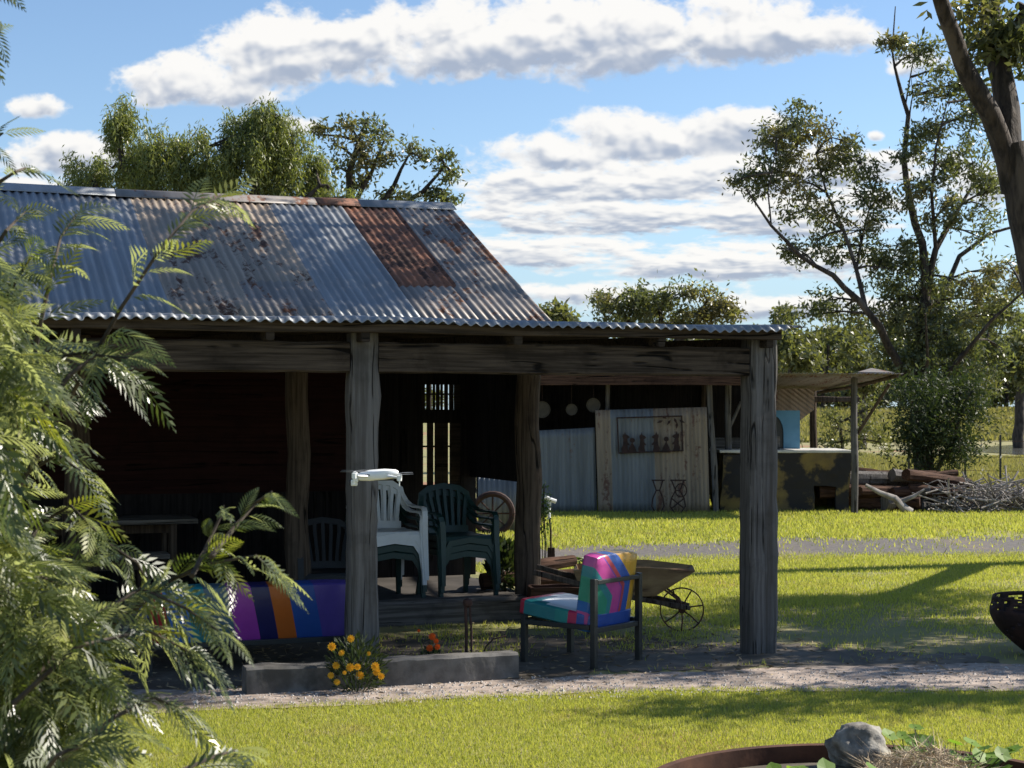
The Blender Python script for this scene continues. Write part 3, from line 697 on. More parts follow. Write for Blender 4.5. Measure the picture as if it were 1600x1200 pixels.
# patchwork couch behind the bush, back towards the viewer
couchP = patchwork('patchwork_couch', (.38, -1, 0), 1., (0, 0, .0), [(0, (.34, .015, .03)), (.083, (.02, .12, .38)), (.185, (.02, .20, .23)), (.277, (.07, .12, .16)), (.385, (.29, .04, .30)), (.50, (.015, .015, .08)), (.585, (.42, .10, .015)), (.675, (.02, .07, .27)), (.80, (.075, .05, .24))], .0)
couchS = patchwork('patchwork_couch_seat', (0, 1, 0), .9, (.6, 0, 0), PC, .5)
c0, c1 = bw(blx(232, .42), .42), bw(blx(560, .42), .42)
L = (c1-c0).length; nd = Vector((-BU.y, BU.x, 0))
cm = (c0+c1)/2+nd*.28
cto = patch_chair('patchwork_couch', 'long patchwork vinyl couch with purple orange and blue stripes behind the leafy bush', cm, BA+R_(90), L, couchS, couchP, cat='couch', tall=.43)
for ch in cto.children:
    if ch.name.startswith('backrest'): ch.location = (-.165, 0, .405); ch.rotation_euler = (0, R_(-100), 0)
# stretch the stripes over the couch's own length
q = NG(couchP.node_tree)
for n in couchP.node_tree.nodes:
    if n.type == 'VECT_MATH' and abs(n.inputs[1].default_value[1]+1) < 1e-3: n.inputs[1].default_value = (.22/L, -1/L, 0)
for n in couchP.node_tree.nodes:
    if n.type == 'MATH' and n.operation == 'ADD' and abs(n.inputs[0].default_value-.0) < 1e-6 and not n.inputs[0].is_linked: n.inputs[0].default_value = .5

# ------------------------------------------------------------------ drone
dl = px(592, 744, 10.3)
t = thing('camera_drone', 'small white camera drone hovering in front of the middle verandah post', 'drone', dl, R_(184)); t.scale = (1.15,)*3
b = MB(); secs = [(-.105, .022, .016, .012), (-.09, .034, .024, .012), (-.03, .042, .03, .010), (.05, .038, .03, .004), (.10, .026, .022, -.002), (.118, .014, .012, -.004)]
vs = []; n = 12
for x, wy, hz, z in secs:
    for j in range(n):
        a = 2*math.pi*j/n; ca, sa = math.cos(a), math.sin(a)
        vs.append((x, math.copysign(abs(ca)**.6, ca)*wy, z+math.copysign(abs(sa)**.6, sa)*hz))
b.add(vs, [(i*n+j, i*n+(j+1) % n, (i+1)*n+(j+1) % n, (i+1)*n+j) for i in range(len(secs)-1) for j in range(n)]+[tuple(range(n-1, -1, -1)), tuple((len(secs)-1)*n+j for j in range(n))])
b.build('body', M['drone'], t, smooth=True)
for x, y, z in ((.13, .11, .008), (.13, -.11, .008), (-.11, .12, -.005), (-.11, -.12, -.005)):
    a = MB().tube([(x*.45, y*.25, 0), (x*.8, y*.75, z*.5), (x, y, z)], [.012, .009, .010], 8, .7).build('arm', M['drone'], t, smooth=True)
    MB().lathe([(.0, -.018), (.013, -.016), (.014, .012), (.0, .016)], 12, T((x, y, z))).build('motor', M['drone'], a, smooth=True)
    for k in (0, 1):
        an = .25*x/abs(x)+math.pi*k; c, s = math.cos(an), math.sin(an)
        MB().ribbon([(x, y, z+.018), (x+c*.035, y+s*.035, z+.020), (x+c*.075, y+s*.075, z+.021)], [.006, .014, .006], (-s, c, .15), .0012).build('propeller', M['greyp'], a)
    MB().tube([(x, y, z-.012), (x, y, z-.045)], [.005, .003], 6).build('foot', M['drone'], a)
gm = MB().box((.125, 0, -.012), (.03, .052, .04)).build('gimbal', M['drone'], t, bevel=.006)
MB().box((.132, 0, -.035), (.036, .036, .034)).build('camera', M['drone'], gm, bevel=.006)
ln = MB(); ln.lathe([(0, 0), (.015, 0), (.015, .006), (0, .007)], 14, T((.1505, 0, -.034), ry=R_(90))); ln.lathe([(0, 0), (.008, 0), (.007, .004), (0, .005)], 12, T((.1405, 0, -.002), ry=R_(90)))
ln.build('lens', M['glass'], gm)
sm = MB(); sm.box((-.02, 0, -.0165), (.12, .05, .012)); sm.box((.06, .030, .006), (.03, .016, .010)); sm.box((.06, -.030, .006), (.03, .016, .010)); sm.build('sensor_panel', M['greyd'], t, bevel=.003)

# ------------------------------------------------------------------ plastic armchairs
def armchair(name, label, m, loc, rz, group=None, tilt=0.):
    t = thing(name, label, 'chair', loc, rz, group)
    s = MB(); prof = [(-.20, .435), (-.10, .422), (.05, .420), (.17, .430), (.215, .425), (.232, .395), (.228, .365), (.222, .365), (.220, .395), (.205, .411), (.17, .416), (.05, .405), (-.10, .407), (-.20, .42)]
    s.prism(prof, .46, T((0, 0, 0)))
    s.box((0, -.222, .40), (.40, .016, .05)); s.box((0, .222, .40), (.40, .016, .05)); s.box((-.20, 0, .40), (.016, .43, .05))
    s.ribbon([(.238, -.262, .10), (.236, -.245, .27), (.234, -.19, .365), (.233, 0, .392), (.234, .19, .365), (.236, .245, .27), (.238, .262, .10)], [.02, .035, .055, .05, .055, .035, .02], (0, .001, 1), .012)
    s.build('seat', m, t)
    bk = MB()
    for k in range(7):
        y = (k-3)/3; w = .030 if abs(k-3) < 3 else .036
        bk.ribbon([(-.195, y*.165, .43), (-.222, y*.17, .53), (-.25, y*.19, .64), (-.275, y*.215, .74), (-.295, y*.215*(.97 if abs(y) > .9 else 1), .80+.035*(1-y*y))], w, (0, 1, 0), .014)
    bk.ribbon([(-.268, -.238, .70), (-.285, -.228, .775), (-.298, -.15, .825), (-.302, 0, .848), (-.298, .15, .825), (-.285, .228, .775), (-.268, .238, .70)], .052, (-.25, 0, 1), .018)
    bk.ribbon([(-.20, -.20, .455), (-.205, 0, .462), (-.20, .20, .455)], .07, (-.2, 0, 1), .016)
    bk.build('backrest', m, t)
    for y in (-1, 1):
        MB().ribbon([(-.285, y*.225, .775), (-.262, y*.245, .715), (-.225, y*.262, .665), (-.16, y*.275, .635), (-.05, y*.28, .625), (.10, y*.28, .628), (.17, y*.278, .622), (.212, y*.272, .595), (.228, y*.266, .55)], [.035, .04, .045, .05, .052, .052, .05, .048, .046], (0, 1, .0), .016).build('armrest', m, t)
        MB().ribbon([(.226, y*.266, .56), (.236, y*.262, .40), (.262, y*.270, 0)], [.05, .05, .036], (0, 1, 0), .03).build('leg', m, t)
        MB().ribbon([(-.195, y*.205, .43), (-.225, y*.215, .30), (-.285, y*.24, 0)], [.05, .048, .036], (0, 1, 0), .03).build('leg', m, t)
    return t
FZ = .17
def onfloor(u, y): return bw(blx(u, y), y, FZ)
ca = onfloor(600, 3.05)
gproto = armchair('plastic_chair', 'dark green plastic armchair, bottom one under the white chairs', M['green'], ca, R_(-66), 'dark green plastic chairs on the verandah')
def again(label, m, loc, rz, group):
    c = copy_tree(gproto); c.location = loc; c.rotation_euler = (0, 0, rz); c['label'] = label; c['group'] = group
    return c
again('dark green plastic armchair stacked directly beneath the white chairs', M['green'], ca+Vector((.012, -.005, .065)), R_(-66), 'dark green plastic chairs on the verandah')
w1 = armchair('plastic_chair', 'white plastic armchair, lower of the white pair', M['white'], ca+Vector((.012, -.02, .128)), R_(-66), 'white plastic chairs')
w2 = copy_tree(w1); w2.location = ca+Vector((.030, -.02, .170)); w2['label'] = 'white plastic armchair on top of the stack beside the drone'
cb = onfloor(712, 3.0)
for k, lb in enumerate(('dark green plastic armchair, bottom of the stack left of the log post', 'dark green plastic armchair, middle of the stack left of the log post', 'dark green plastic armchair, topmost of the stack left of the log post')):
    again(lb, M['green'], cb+Vector((.01*k, -.004*k, .06*k)), R_(-62), 'dark green plastic chairs on the verandah')
armchair('plastic_chair', 'grey plastic chair standing behind the patchwork couch', M['greyd'], bw(blx(512, 2.9), 2.9, FZ)+Vector((0, 0, -.16)), R_(-75))
# long table and bench at the left end
def trestle(name, label, cat, u0, u1, y, z, depth, zf):
    x0, x1 = blx(u0, y), blx(u1, y); t = thing(name, label, cat, bw((x0+x1)/2, y, zf), BA); l = x1-x0
    tp = MB(); n = 3
    for i in range(n): tp.timber((-l/2, (i-1)*depth/n, z-.02), (l/2, (i-1)*depth/n, z-.02), depth/n-.008, .04, 10, .002, (0, 1, 0))
    tp.build('top' if cat == 'table' else 'seat', M['plank'], t)
    for sx in (-1, 1):
        for sy in (-1, 1): MB().timber((sx*(l/2-.2), sy*depth*.36, 0), (sx*(l/2-.2), sy*depth*.36, z-.042), .07, .07, 4, .002, (1, 0, 0)).build('leg', M['post_dark'], t)
    MB().box((0, 0, z-.10), (l-.4, .03, .07)).build('stretcher', M['post_dark'], t)
    return t
trestle('long_table', 'long plank table against the dark wall at the left of the verandah', 'table', -120, 300, 3.55, .72, .66, FZ)
trestle('plank_bench', 'low plank bench in front of the long table', 'bench', -60, 262, 2.95, .46, .30, FZ)

# ------------------------------------------------------------------ bits around the rear log post
lg = 'split firewood by the rear log post'
for i, (u, v, y, ln_, r, az, tl) in enumerate(((788, 905, 3.35, .45, .075, 20, 4), (806, 885, 3.5, .5, .07, -35, 8), (782, 872, 3.6, .42, .06, 60, 20), (868, 905, 3.1, .5, .085, 10, 5), (868, 880, 3.3, .45, .06, 40, 3))):
    c = px(u, v, bw(blx(u, y), y).y); t = thing('firewood_log', ('thick cut log at the foot of the rear log post', 'pale split log leaning by the rear log post', 'short log tipped up beside the green chairs', 'fat round log lying right of the rear log post', 'thin log lying behind the rear log post')[i], 'log', c, R_(az), lg)
    d = Vector((math.cos(R_(tl)), 0, math.sin(R_(tl))))*ln_/2
    MB().tube([-d, -d*.3, d*.4, d], [r, r*1.05, r*.97, r*.93], 10, jit=.05).build('log', M['log'], t)
    t2 = t.children[0]; 
# spade with pale handle standing by the post
sp_ = gp(861, 882); t = thing('garden_spade', 'long spade with a pale D handle standing upright right of the rear log post', 'spade', sp_, R_(8))
s0 = sp_.y/F
MB().tube([(0, 0, .12), (-.004, 0, .4), (-.02, .0, .56)], .012, 8).build('shaft', M['rustdark'], t, smooth=True)
MB().ribbon([(.004, 0, .0), (.002, 0, .08), (0, 0, .20)], [.07, .09, .085], (1, 0, 0), .012).build('blade', M['rustdark'], t)
MB().tube([(-.02, 0, .54), (-.024, 0, .64), (-.012, 0, .76)], .018, 8).tube([(-.075, 0, .80), (-.01, 0, .77), (.06, 0, .745)], .026, 8).build('handle', M['white'], t, smooth=True)
# plant stalk and bracket against the post
hb = gp(852, 900); t = thing('climbing_plant', 'thin bare climbing plant growing up beside the rear log post', 'plant', hb)
b = MB()
for k in range(4):
    x = -.03+.012*k; b.tube([(x, 0, 0), (x+.02*math.sin(k), .01, .35), (x-.02, .0, .7), (x+.03*math.cos(k), 0, 1.0)], .005, 5)
b.build('stem', M['limb'], t)
P = ball(160, (0, 0, .72), (.07, .05, .34)); a = leafquads(P, .05, .022, drop=.5); arrays('foliage', a, qf(a), M['herb'], t)
pl = gp(790, 930); t = thing('leafy_pot_plant', 'low broad leaved plant beside the dark green chairs', 'plant', bw(blx(785, 3.3), 3.3, FZ))
P = ball(420, (0, 0, .24), (.13, .13, .22)); a = leafquads(P, .08, .045, P-np.array([0, 0, .1])); arrays('foliage', a, qf(a), M['shrub'], t)
MB().tube([(0, 0, 0), (0, 0, .2)], .012, 6).build('stem', M['limb'], t)

# ------------------------------------------------------------------ wheelbarrow
wb = Vector((0, 13.75, 0)); t = thing('wheelbarrow', 'antique wooden wheelbarrow with a rusty spoked wheel behind the patchwork chair', 'wheelbarrow', (1.02, 13.75, 0), R_(-4))
wx = px(1066, 957, 13.7)-Vector((1.02, 13.75, 0)); wr = .178
wz = wr; wl_ = MB(); pts = [(wx.x+wr*math.cos(2*math.pi*k/28), 0, wz+wr*math.sin(2*math.pi*k/28)) for k in range(29)]
wh = MB().ribbon(pts, .03, (0, 1, 0), .010).build('wheel', M['rust'], t)
sp2 = MB()
for k in range(7):
    a = 2*math.pi*k/7+.2; sp2.tube([(wx.x+.02*math.cos(a), 0, wz+.02*math.sin(a)), (wx.x+wr*.5*math.cos(a+.08), 0, wz+wr*.5*math.sin(a+.08)), (wx.x+wr*math.cos(a), 0, wz+wr*math.sin(a))], .0065, 6)
sp2.lathe([(.0, -.05), (.028, -.05), (.03, .05), (.0, .05)], 12, T((wx.x, 0, wz), rx=R_(90))); sp2.build('spokes', M['rust'], wh)
for s in (-1, 1):
    MB().timber((-.83, s*.25, .50), (.02, s*.20, .285), .045, .045, 8, .002).timber((.02, s*.20, .285), (wx.x+.06, s*.075, wz+.02), .045, .042, 6, .002).build('shaft', M['post_dark'], t)
    MB().timber((-.30, s*.22, .36), (-.36, s*.24, .0), .045, .045, 4, .002, (1, 0, 0)).build('leg', M['post_dark'], t)
    MB().tube([(wx.x-.15, s*.16, .36), (wx.x-.02, s*.10, .26), (wx.x+.02, s*.07, wz)], .009, 6).build('brace', M['rust'], t)
# tray: flared box, the nose board rising to the front
z0, z1 = .31, .545
bot = [(-.42, -.17), (.10, -.17), (.10, .17), (-.42, .17)]; topp = [(-.50, -.27, .52), (-.1, -.28, .55), (.1, -.28, .55), (.48, -.20, .52), (.48, .20, .52), (.1, .28, .56), (-.1, .28, .56), (-.50, .27, .52)]
tr = MB(); tr.add([(-.42, -.17, z0), (-.1, -.17, z0), (.10, -.17, z0), (.16, -.15, z0), (.16, .15, z0), (.10, .17, z0), (-.1, .17, z0), (-.42, .17, z0)]+topp,
                  [(i, (i+1) % 8, 8+(i+1) % 8, 8+i) for i in range(8)]+[(7, 6, 5, 4, 3, 2, 1, 0)])
tr.build('tray', M['tan'], t, solid=.018)
# plant pots on the grass behind the chair
for i, (u, v, d) in enumerate(((935, 884, 17.2), (912, 890, 17.0))):
    c = gp(u, 905); t = thing('potted_herb', ('grey green potted herb just above the patchwork backrest', 'smaller potted herb left of the patchwork backrest')[i], 'plant', (px(u, v, 17).x, 17.-.2*i, 0))
    MB().lathe([(.0, 0), (.055, 0), (.075, .13), (.08, .13), (.08, .15), (.065, .15), (.055, .12), (0, .12)], 14).build('pot', M['pan'], t)
    P = ball(110, (0, 0, .25), (.10, .09, .10)); a = leafquads(P, .05, .025); arrays('foliage', a, qf(a), M['herb'], t)
# planter box lying left of the chair
t = thing('timber_trough', 'old brown timber trough lying between the log post and the patchwork chair', 'trough', (px(880, 905, 14.6).x, 14.5, 0), R_(6))
b = MB(); b.timber((-.28, -.15, .19), (.28, -.15, .19), .03, .2, 6, .003, (0, 1, 0)); b.timber((-.28, .15, .19), (.28, .15, .19), .03, .2, 6, .003, (0, 1, 0)); b.box((0, 0, .10), (.55, .29, .02)); b.box((-.29, 0, .19), (.025, .29, .2)); b.box((.29, 0, .19), (.025, .29, .2))
b.build('box', M['log'], t)
for sx in (-.2, .2): MB().box((sx, 0, .045), (.05, .30, .09)).build('foot', M['post_dark'], t)

# ------------------------------------------------------------------ fire pit on the right
fp = thing('fire_pit', 'dark rusty metal fire bowl pierced with leaf shaped holes at the right edge', 'fire pit', gp(1626, 1022))
nu, nv = 72, 26; vs = []; fs = []
rad = lambda s: .13+.235*math.sin(min(1., s*1.35)*math.pi/2)*(1-.10*max(0, s-.75)*4)
for i in range(nv+1):
    s = i/nv; r = rad(s); z = .03+.405*s
    for j in range(nu): vs.append((r*math.cos(2*math.pi*j/nu), r*math.sin(2*math.pi*j/nu), z))
rr = random.Random(5); holes = set()
for j in range(nu):
    for i in range(nv):
        a = 2*math.pi*j/nu; s = i/nv
        if .74 < s < .93 and (math.sin(a*9+s*30)*math.cos(a*5-s*44+1.3)+.25*math.sin(a*23)) > .20: holes.add((i, j))
for _ in range(46): holes.add((rr.randint(3, int(nv*.68)), rr.randint(0, nu-1)))
for i in range(nv):
    for j in range(nu):
        if (i, j) in holes: continue
        fs.append((i*nu+j, i*nu+(j+1) % nu, (i+1)*nu+(j+1) % nu, (i+1)*nu+j))
b = MB(); b.add(vs, fs); b.build('bowl', M['rustdark'], fp, smooth=True, solid=.006)
MB().lathe([(0, 0), (.12, 0), (.10, .035), (0, .035)], 16).build('base', M['rustdark'], fp)

# ------------------------------------------------------------------ round planter ring, bottom right
rc = Vector((1.50, 6.83, 0)); RR = .96
rp = thing('planter_ring', 'large round rusted steel garden ring in the foreground lawn', 'planter', rc)
b = MB(); n = 96; prof = [(RR-.02, 0.), (RR, 0.), (RR, .225), (RR+.012, .24), (RR+.008, .252), (RR-.02, .248)]
b.lathe([(r, z+.0) for r, z in prof]+[prof[0]], n); b.build('ring', mat('ring_rust', (.050, .022, .014), (.10, .045, .026), 5, rough=.85, bump=.5, c3=(.15, .10, .07), s3=2), rp, smooth=True)
b = MB(); b.lathe([(0.001, .25), (.3, .245), (.6, .225), (RR-.03, .17)], 48); b.build('soil', M['soil'], rp, smooth=True)
# pumpkin-like leafy plants inside
def leaf_disc(b, c, r, n_, up):
    nrm = Vector(up).normalized(); e = nrm.cross(Vector((0, 1, .3))).normalized(); d = nrm.cross(e)
    pts = [Vector(c)+(e*math.cos(a)+d*math.sin(a))*r*(1+.16*math.sin(a*5)) for a in [2*math.pi*k/n_ for k in range(n_)]]
    b.add([Vector(c)-nrm*r*.12]+pts, [(0, 1+k, 1+(k+1) % n_) for k in range(n_)])
rr = random.Random(3)
for i, (u, v, d, w_, n_, lab) in enumerate(((1240, 1192, 6.75, .17, 26, 'bright green leafy vine at the left inside the garden ring'), (1330, 1186, 6.7, .13, 18, 'bright green leafy plant below the stone in the garden ring'), (1500, 1172, 7.3, .24, 34, 'bright green leafy vine along the far rim of the garden ring'), (1420, 1160, 7.55, .09, 9, 'small green seedling beside the stone in the garden ring'))):
    c = px(u, v, d); t = thing('leafy_vine', lab, 'plant', (c.x, c.y, .215)); b = MB(); s = MB()
    for k in range(n_):
        p = (rr.uniform(-w_, w_), rr.uniform(-.16, .12), rr.uniform(.02, .15)); leaf_disc(b, p, rr.uniform(.026, .052), 11, (rr.uniform(-.7, .7), rr.uniform(-.8, .3), .8))
        s.tube([(p[0]*.4, p[1]*.4, -.02), (p[0]*.8, p[1]*.8, p[2]*.6), p], .0025, 4)
    b.build('foliage', M['pump'], t); s.build('stem', M['herb'], t)
c = px(1345, 1164, 7.45); t = thing('lichen_stone', 'rounded grey stone with pale lichen resting inside the garden ring', 'stone', (c.x, c.y, .26))
bm = bmesh.new(); bmesh.ops.create_icosphere(bm, subdivisions=4, radius=1)
for vv in bm.verts:
    p = vv.co; k = 1+.28*mnoise.noise(p*1.3)+.16*mnoise.noise(p*3.1)+.07*mnoise.noise(p*8); vv.co = (p.x*.135*k, p.y*.10*k, p.z*.12*k+.03)
me = bpy.data.meshes.new('stone'); bm.to_mesh(me); bm.free(); link('stone_body', me, M['stone'], t, True)
c = px(1440, 1190, 7.1); P = ball(3600, (c.x, c.y, .22), (.26, .22, .14)); P = P[P[:, 2] > .21]
D = NR.normal(0, 1, P.shape)*np.array([1, 1, .45]); a = leafquads(P, .12, .004, D)
tag(arrays('straw_heap', a, qf(a), M['straw']), 'heap of dry brown straw mulch in the garden ring', 'straw', kind='stuff')

# dry leaves and bits of straw lying about under the verandah and along the path
n_ = 5200; P = np.stack([NR.uniform(-6, 3.4, n_), NR.uniform(10.2, 16.0, n_)], 1); lx, ly = in_building(P[:, 0], P[:, 1])
P = P[((lx < .7) & (ly > -.75) & (ly < 2.4)) | ((img_v(P) < near_edge(img_u(P))-2) & (img_v(P) > 1005) & (NR.random(n_) < .5))]
P = np.concatenate([P, np.full((len(P), 1), .012)], 1); D_ = NR.normal(0, 1, P.shape)*np.array([1, 1, .18]); a = leafquads(P, .06, .011, D_)
tag(arrays('leaf_litter', a, qf(a), mat('dry_litter', (.12, .085, .05), (.34, .27, .17), island=True, rough=.85, spec=.2)), 'dry leaves and straw scattered on the bare soil', 'leaf litter', kind='stuff')
# ------------------------------------------------------------------ the open shed behind
DS = 30.0                                                  # depth of its front
S = thing('open_shed', 'low open fronted corrugated iron shed across the yard behind the verandah', 'shed', px(1000, 645, DS)-Vector((0, 0, EYE)))
def sl(u, v, d=DS): return px(u, v, d)-S.location
def spost(u, v0, v1, d=DS, w=.10, u2=None, m='post'):
    a = sl(u, v1, d); b = sl(u2 if u2 else u, v0, d); a.z = -.02
    MB().tube([a, a.lerp(b, .35)+Vector((.01, 0, 0)), a.lerp(b, .7)+Vector((-.01, 0, 0)), b], [w/2, w/2*1.05, w/2*.95, w/2*.9], 10, jit=.03).build('post', M[m], S, smooth=True)
for a in ((950, 588, 800, 30.1, .09), (1119, 590, 800, 29.95, .11, 1108), (1138, 590, 800, 30.4, .13), (1335, 590, 795, 29.6, .125), (748, 588, 808, 30.1, .1)): spost(*a[:5], *(a[5:] or ()))
spost(1271, 600, 780, 34.2, .15, m='post_dark'); spost(1335, 600, 780, 34.2, .13, m='post_dark'); spost(1100, 600, 780, 34.2, .13, m='post_dark')
def sheetpanel(name, q, d, m, pitch=.076, slotfn=None, mats=None):
    """corrugated wall sheet with skewed outline q = photo corners (tl, tr, br, bl)"""
    tl, tr, br, bl = [sl(u, v, d) for u, v in q]; br.z = max(br.z, .01); bl.z = max(bl.z, .01)
    w = (tr-tl).length; nx = int(w/pitch*6); ny = 10; v = []
    for k in range(ny+1):
        for i in range(nx+1):
            a = i/nx; b = k/ny; p = tl.lerp(tr, a).lerp(bl.lerp(br, a), b)
            v.append(p+Vector((0, .010*math.cos(2*math.pi*a*w/pitch)+.012*math.sin(a*5+b*3), 0)))
    n = nx+1; r = MB(); r.add(v, [(k*n+i, k*n+i+1, (k+1)*n+i+1, (k+1)*n+i) for k in range(ny) for i in range(nx)])
    if slotfn:
        r.mi = [slotfn((i+.5)/nx) for k in range(ny) for i in range(nx)]
    return r.build(name, mats or [m], S, smooth=True, solid=.003)
sheetpanel('wall_panel', [(836, 673), (929, 668), (933, 807), (838, 810)], 30.0, M['shediron'])
sheetpanel('wall_panel', [(930, 641), (1104, 636), (1109, 803), (935, 806)], 29.93, None, slotfn=lambda a: 0 if (.13 < a < .52) else 1, mats=[M['shediron'], M['shedcream']])
# rafters/plate, roof of the long part and the flared shelter roof to the right
A, C_ = sl(742, 592), sl(1150, 592); MB().timber(A, C_, .09, .14, 16, .004, (0, 1, 0)).build('beam', M['post_dark'], S)
def roofpoly(pts, th=.0, m='galv', nx=90, amp=.012):
    """4 corners front-left, front-right, back-right, back-left"""
    fl, fr, br, bl = pts; w = (fr-fl).length; n_ = int(w/.076*4); v = []; ny = 6
    for k in range(ny+1):
        for i in range(n_+1):
            a = i/n_; p = fl.lerp(fr, a).lerp(bl.lerp(br, a), k/ny); v.append(p+Vector((0, 0, amp*math.cos(2*math.pi*a*w/.076))))
    n = n_+1; r = MB(); r.add(v, [(k*n+i, k*n+i+1, (k+1)*n+i+1, (k+1)*n+i) for k in range(ny) for i in range(n_)])
    return r.build('roof', [M[m]], S, smooth=True, solid=.003)
roofpoly([sl(738, 586, 29.6), sl(1180, 586, 29.6), sl(1180, 597, 34.4), sl(738, 597, 34.4)])
roofpoly([sl(1172, 583, 28.8), sl(1412, 584, 28.8), sl(1275, 611, 33.6)+Vector((0, .4, 0)), sl(1172, 611, 34.0)], m='galv2')
b = MB(); p0, p1, p2 = sl(1340, 581, 29.4), sl(1362, 575, 30.6), sl(1398, 582, 29.0); b.add([p0, p1, p2, p0-Vector((0, 0, .02)), p1-Vector((0, 0, .02)), p2-Vector((0, 0, .02))], [(0, 1, 2), (5, 4, 3), (0, 3, 4, 1), (1, 4, 5, 2), (2, 5, 3, 0)])
b.build('loose_sheet', M['galv2'], S)
MB().tube([sl(1278, 613, 33.9), sl(1336, 604, 30.), sl(1402, 587, 28.9)], .035, 8).build('rafter', M['post_dark'], S, smooth=True)
MB().timber(sl(1270, 624, 34.), sl(1342, 624, 34.), .1, .12, 5, .003, (0, 1, 0)).build('beam', M['post_dark'], S)
MB().tube([sl(1337, 682, 29.7), sl(1390, 600, 29.2)], .03, 8).build('brace', M['post_dark'], S, smooth=True)
MB().tube([sl(1140, 668, 30.4), sl(1158, 628, 30.5)], .03, 8).build('brace', M['post'], S, smooth=True)
MB().timber(sl(738, 592.5, 29.5), sl(1164, 592.5, 29.5), .03, .21, 16, .003, (0, 1, 0)).build('fascia', M['log'], S)
bk = MB()
for i in range(26):
    u0_ = 748+(1185-748)*i/26; u1_ = 748+(1185-748)*(i+1)/26; a, c = sl(u0_, 600, 34.3), sl(u1_, 600, 34.3)
    bk.box(((a.x+c.x)/2, a.y+random.uniform(-.01, .01), 1.205), (c.x-a.x+.01, .04+.02*(i%2), 2.40))
bk.build('back_wall', M['slab'], S)
bk = MB(); bk.box((sl(750, 700, 32).x, sl(0, 0, 32).y, 1.15), (.05, 4.4, 2.3)); bk.build('end_wall', M['slab'], S)
bk = MB(); a, c = sl(1112, 692, 31.5), sl(1172, 692, 31.5); bk.box(((a.x+c.x)/2, a.y, 1.18), (c.x-a.x, .05, .30)); bk.build('rail', M['plank'], S)
# skewed sheet hanging under the shelter roof
b = MB(); q = [sl(1172, 607, 32.2), sl(1273, 607, 32.2), sl(1272, 640, 32.2), sl(1245, 661, 32.2), sl(1228, 671, 32.2), sl(1214, 652, 32.2), sl(1172, 650, 32.2)]
def inside(p, poly):
    c = False; j = len(poly)-1
    for i in range(len(poly)):
        if ((poly[i].z > p.z) != (poly[j].z > p.z)) and p.x < (poly[j].x-poly[i].x)*(p.z-poly[i].z)/(poly[j].z-poly[i].z)+poly[i].x: c = not c
        j = i
    return c
bm = bmesh.new(); vs = [bm.verts.new(p) for p in q]; bm.faces.new(vs)
dirv = Vector((.80, 0, -.6)); nrm = Vector((dirv.z, 0, -dirv.x)).normalized()
for k in range(-80, 80):
    bmesh.ops.bisect_plane(bm, geom=bm.verts[:]+bm.edges[:]+bm.faces[:], plane_co=q[0]+nrm*k*.038, plane_no=nrm)
for vv in bm.verts: vv.co.y += .012*(1 if int(round((vv.co-q[0]).dot(nrm)/.038)) % 2 else -1)
me = bpy.data.meshes.new('hs'); bm.to_mesh(me); bm.free(); o = link('hanging_panel', me, M['shedcream'], S); d = o.modifiers.new('s', 'SOLIDIFY'); d.thickness = .003
# counter under the shelter
cx0, cx1 = px(1128, 0, 30.2).x, px(1328, 0, 30.2).x; ct = thing('painted_counter', 'shelter counter with pale top and yellow front smeared with black', 'counter', ((cx0+cx1)/2, 31., 0)); l = cx1-cx0
hh = EYE-(708-HZ)/F*30.2
b = MB(); ox = px(1290, 0, 30.2).x-ct.location.x
# front with a square fire hole
for x0, x1, z0_, z1_ in ((-l/2, ox-.22, 0, hh), (ox+.22, l/2, 0, hh), (ox-.22, ox+.22, .46, hh)): b.box(((x0+x1)/2, -.75, (z0_+z1_)/2), (x1-x0, .10, z1_-z0_))
b.box((-l/2+.05, .02, hh/2), (.1, 1.43, hh)); b.box((l/2-.05, .02, hh/2), (.1, 1.43, hh)); b.box((0, .72, hh/2), (l-.22, .1, hh))
roughen(b.build('body', M['counter'], ct), 7, .045, 1.9)
MB().timber((-l/2-.04, -.02, hh+.03), (l/2+.03, -.02, hh+.03), 1.62, .05, 14, .004, (0, 1, 0), .2).build('top', M['ctop'], ct)
bx = thing('blue_board', 'bright blue painted board with a dark arch standing on the counter', 'board', (px(1221, 0, 31.2).x, 31.2, hh+.056)); s0 = 31.2/F
b = MB(); w2 = 57*s0/2; hb_ = 60*s0
arc = [(-w2, 0), (-w2, hb_), (w2, hb_), (w2, 0), (w2*.10, 0)]+[(w2*(-.42+.52*math.cos(a)), hb_*.40+hb_*.46*math.sin(a)) for a in [math.pi*k/12 for k in range(13)]]+[(-w2*.94, 0)]
b.prism(arc, .06, Matrix()); b.build('board', M['blue'], bx)
MB().box((-w2*.42, .03, hb_*.42), (w2*1.06, .02, hb_*.84)).build('niche', M['black'], bx)
cr = thing('wooden_block', 'small pale block standing on the counter beside the blue board', 'block', (px(1214, 0, 30.7).x, 30.7, hh+.056)); MB().box((0, 0, .12), (.10, .1, .24)).build('block', M['plank'], cr, bevel=.008)
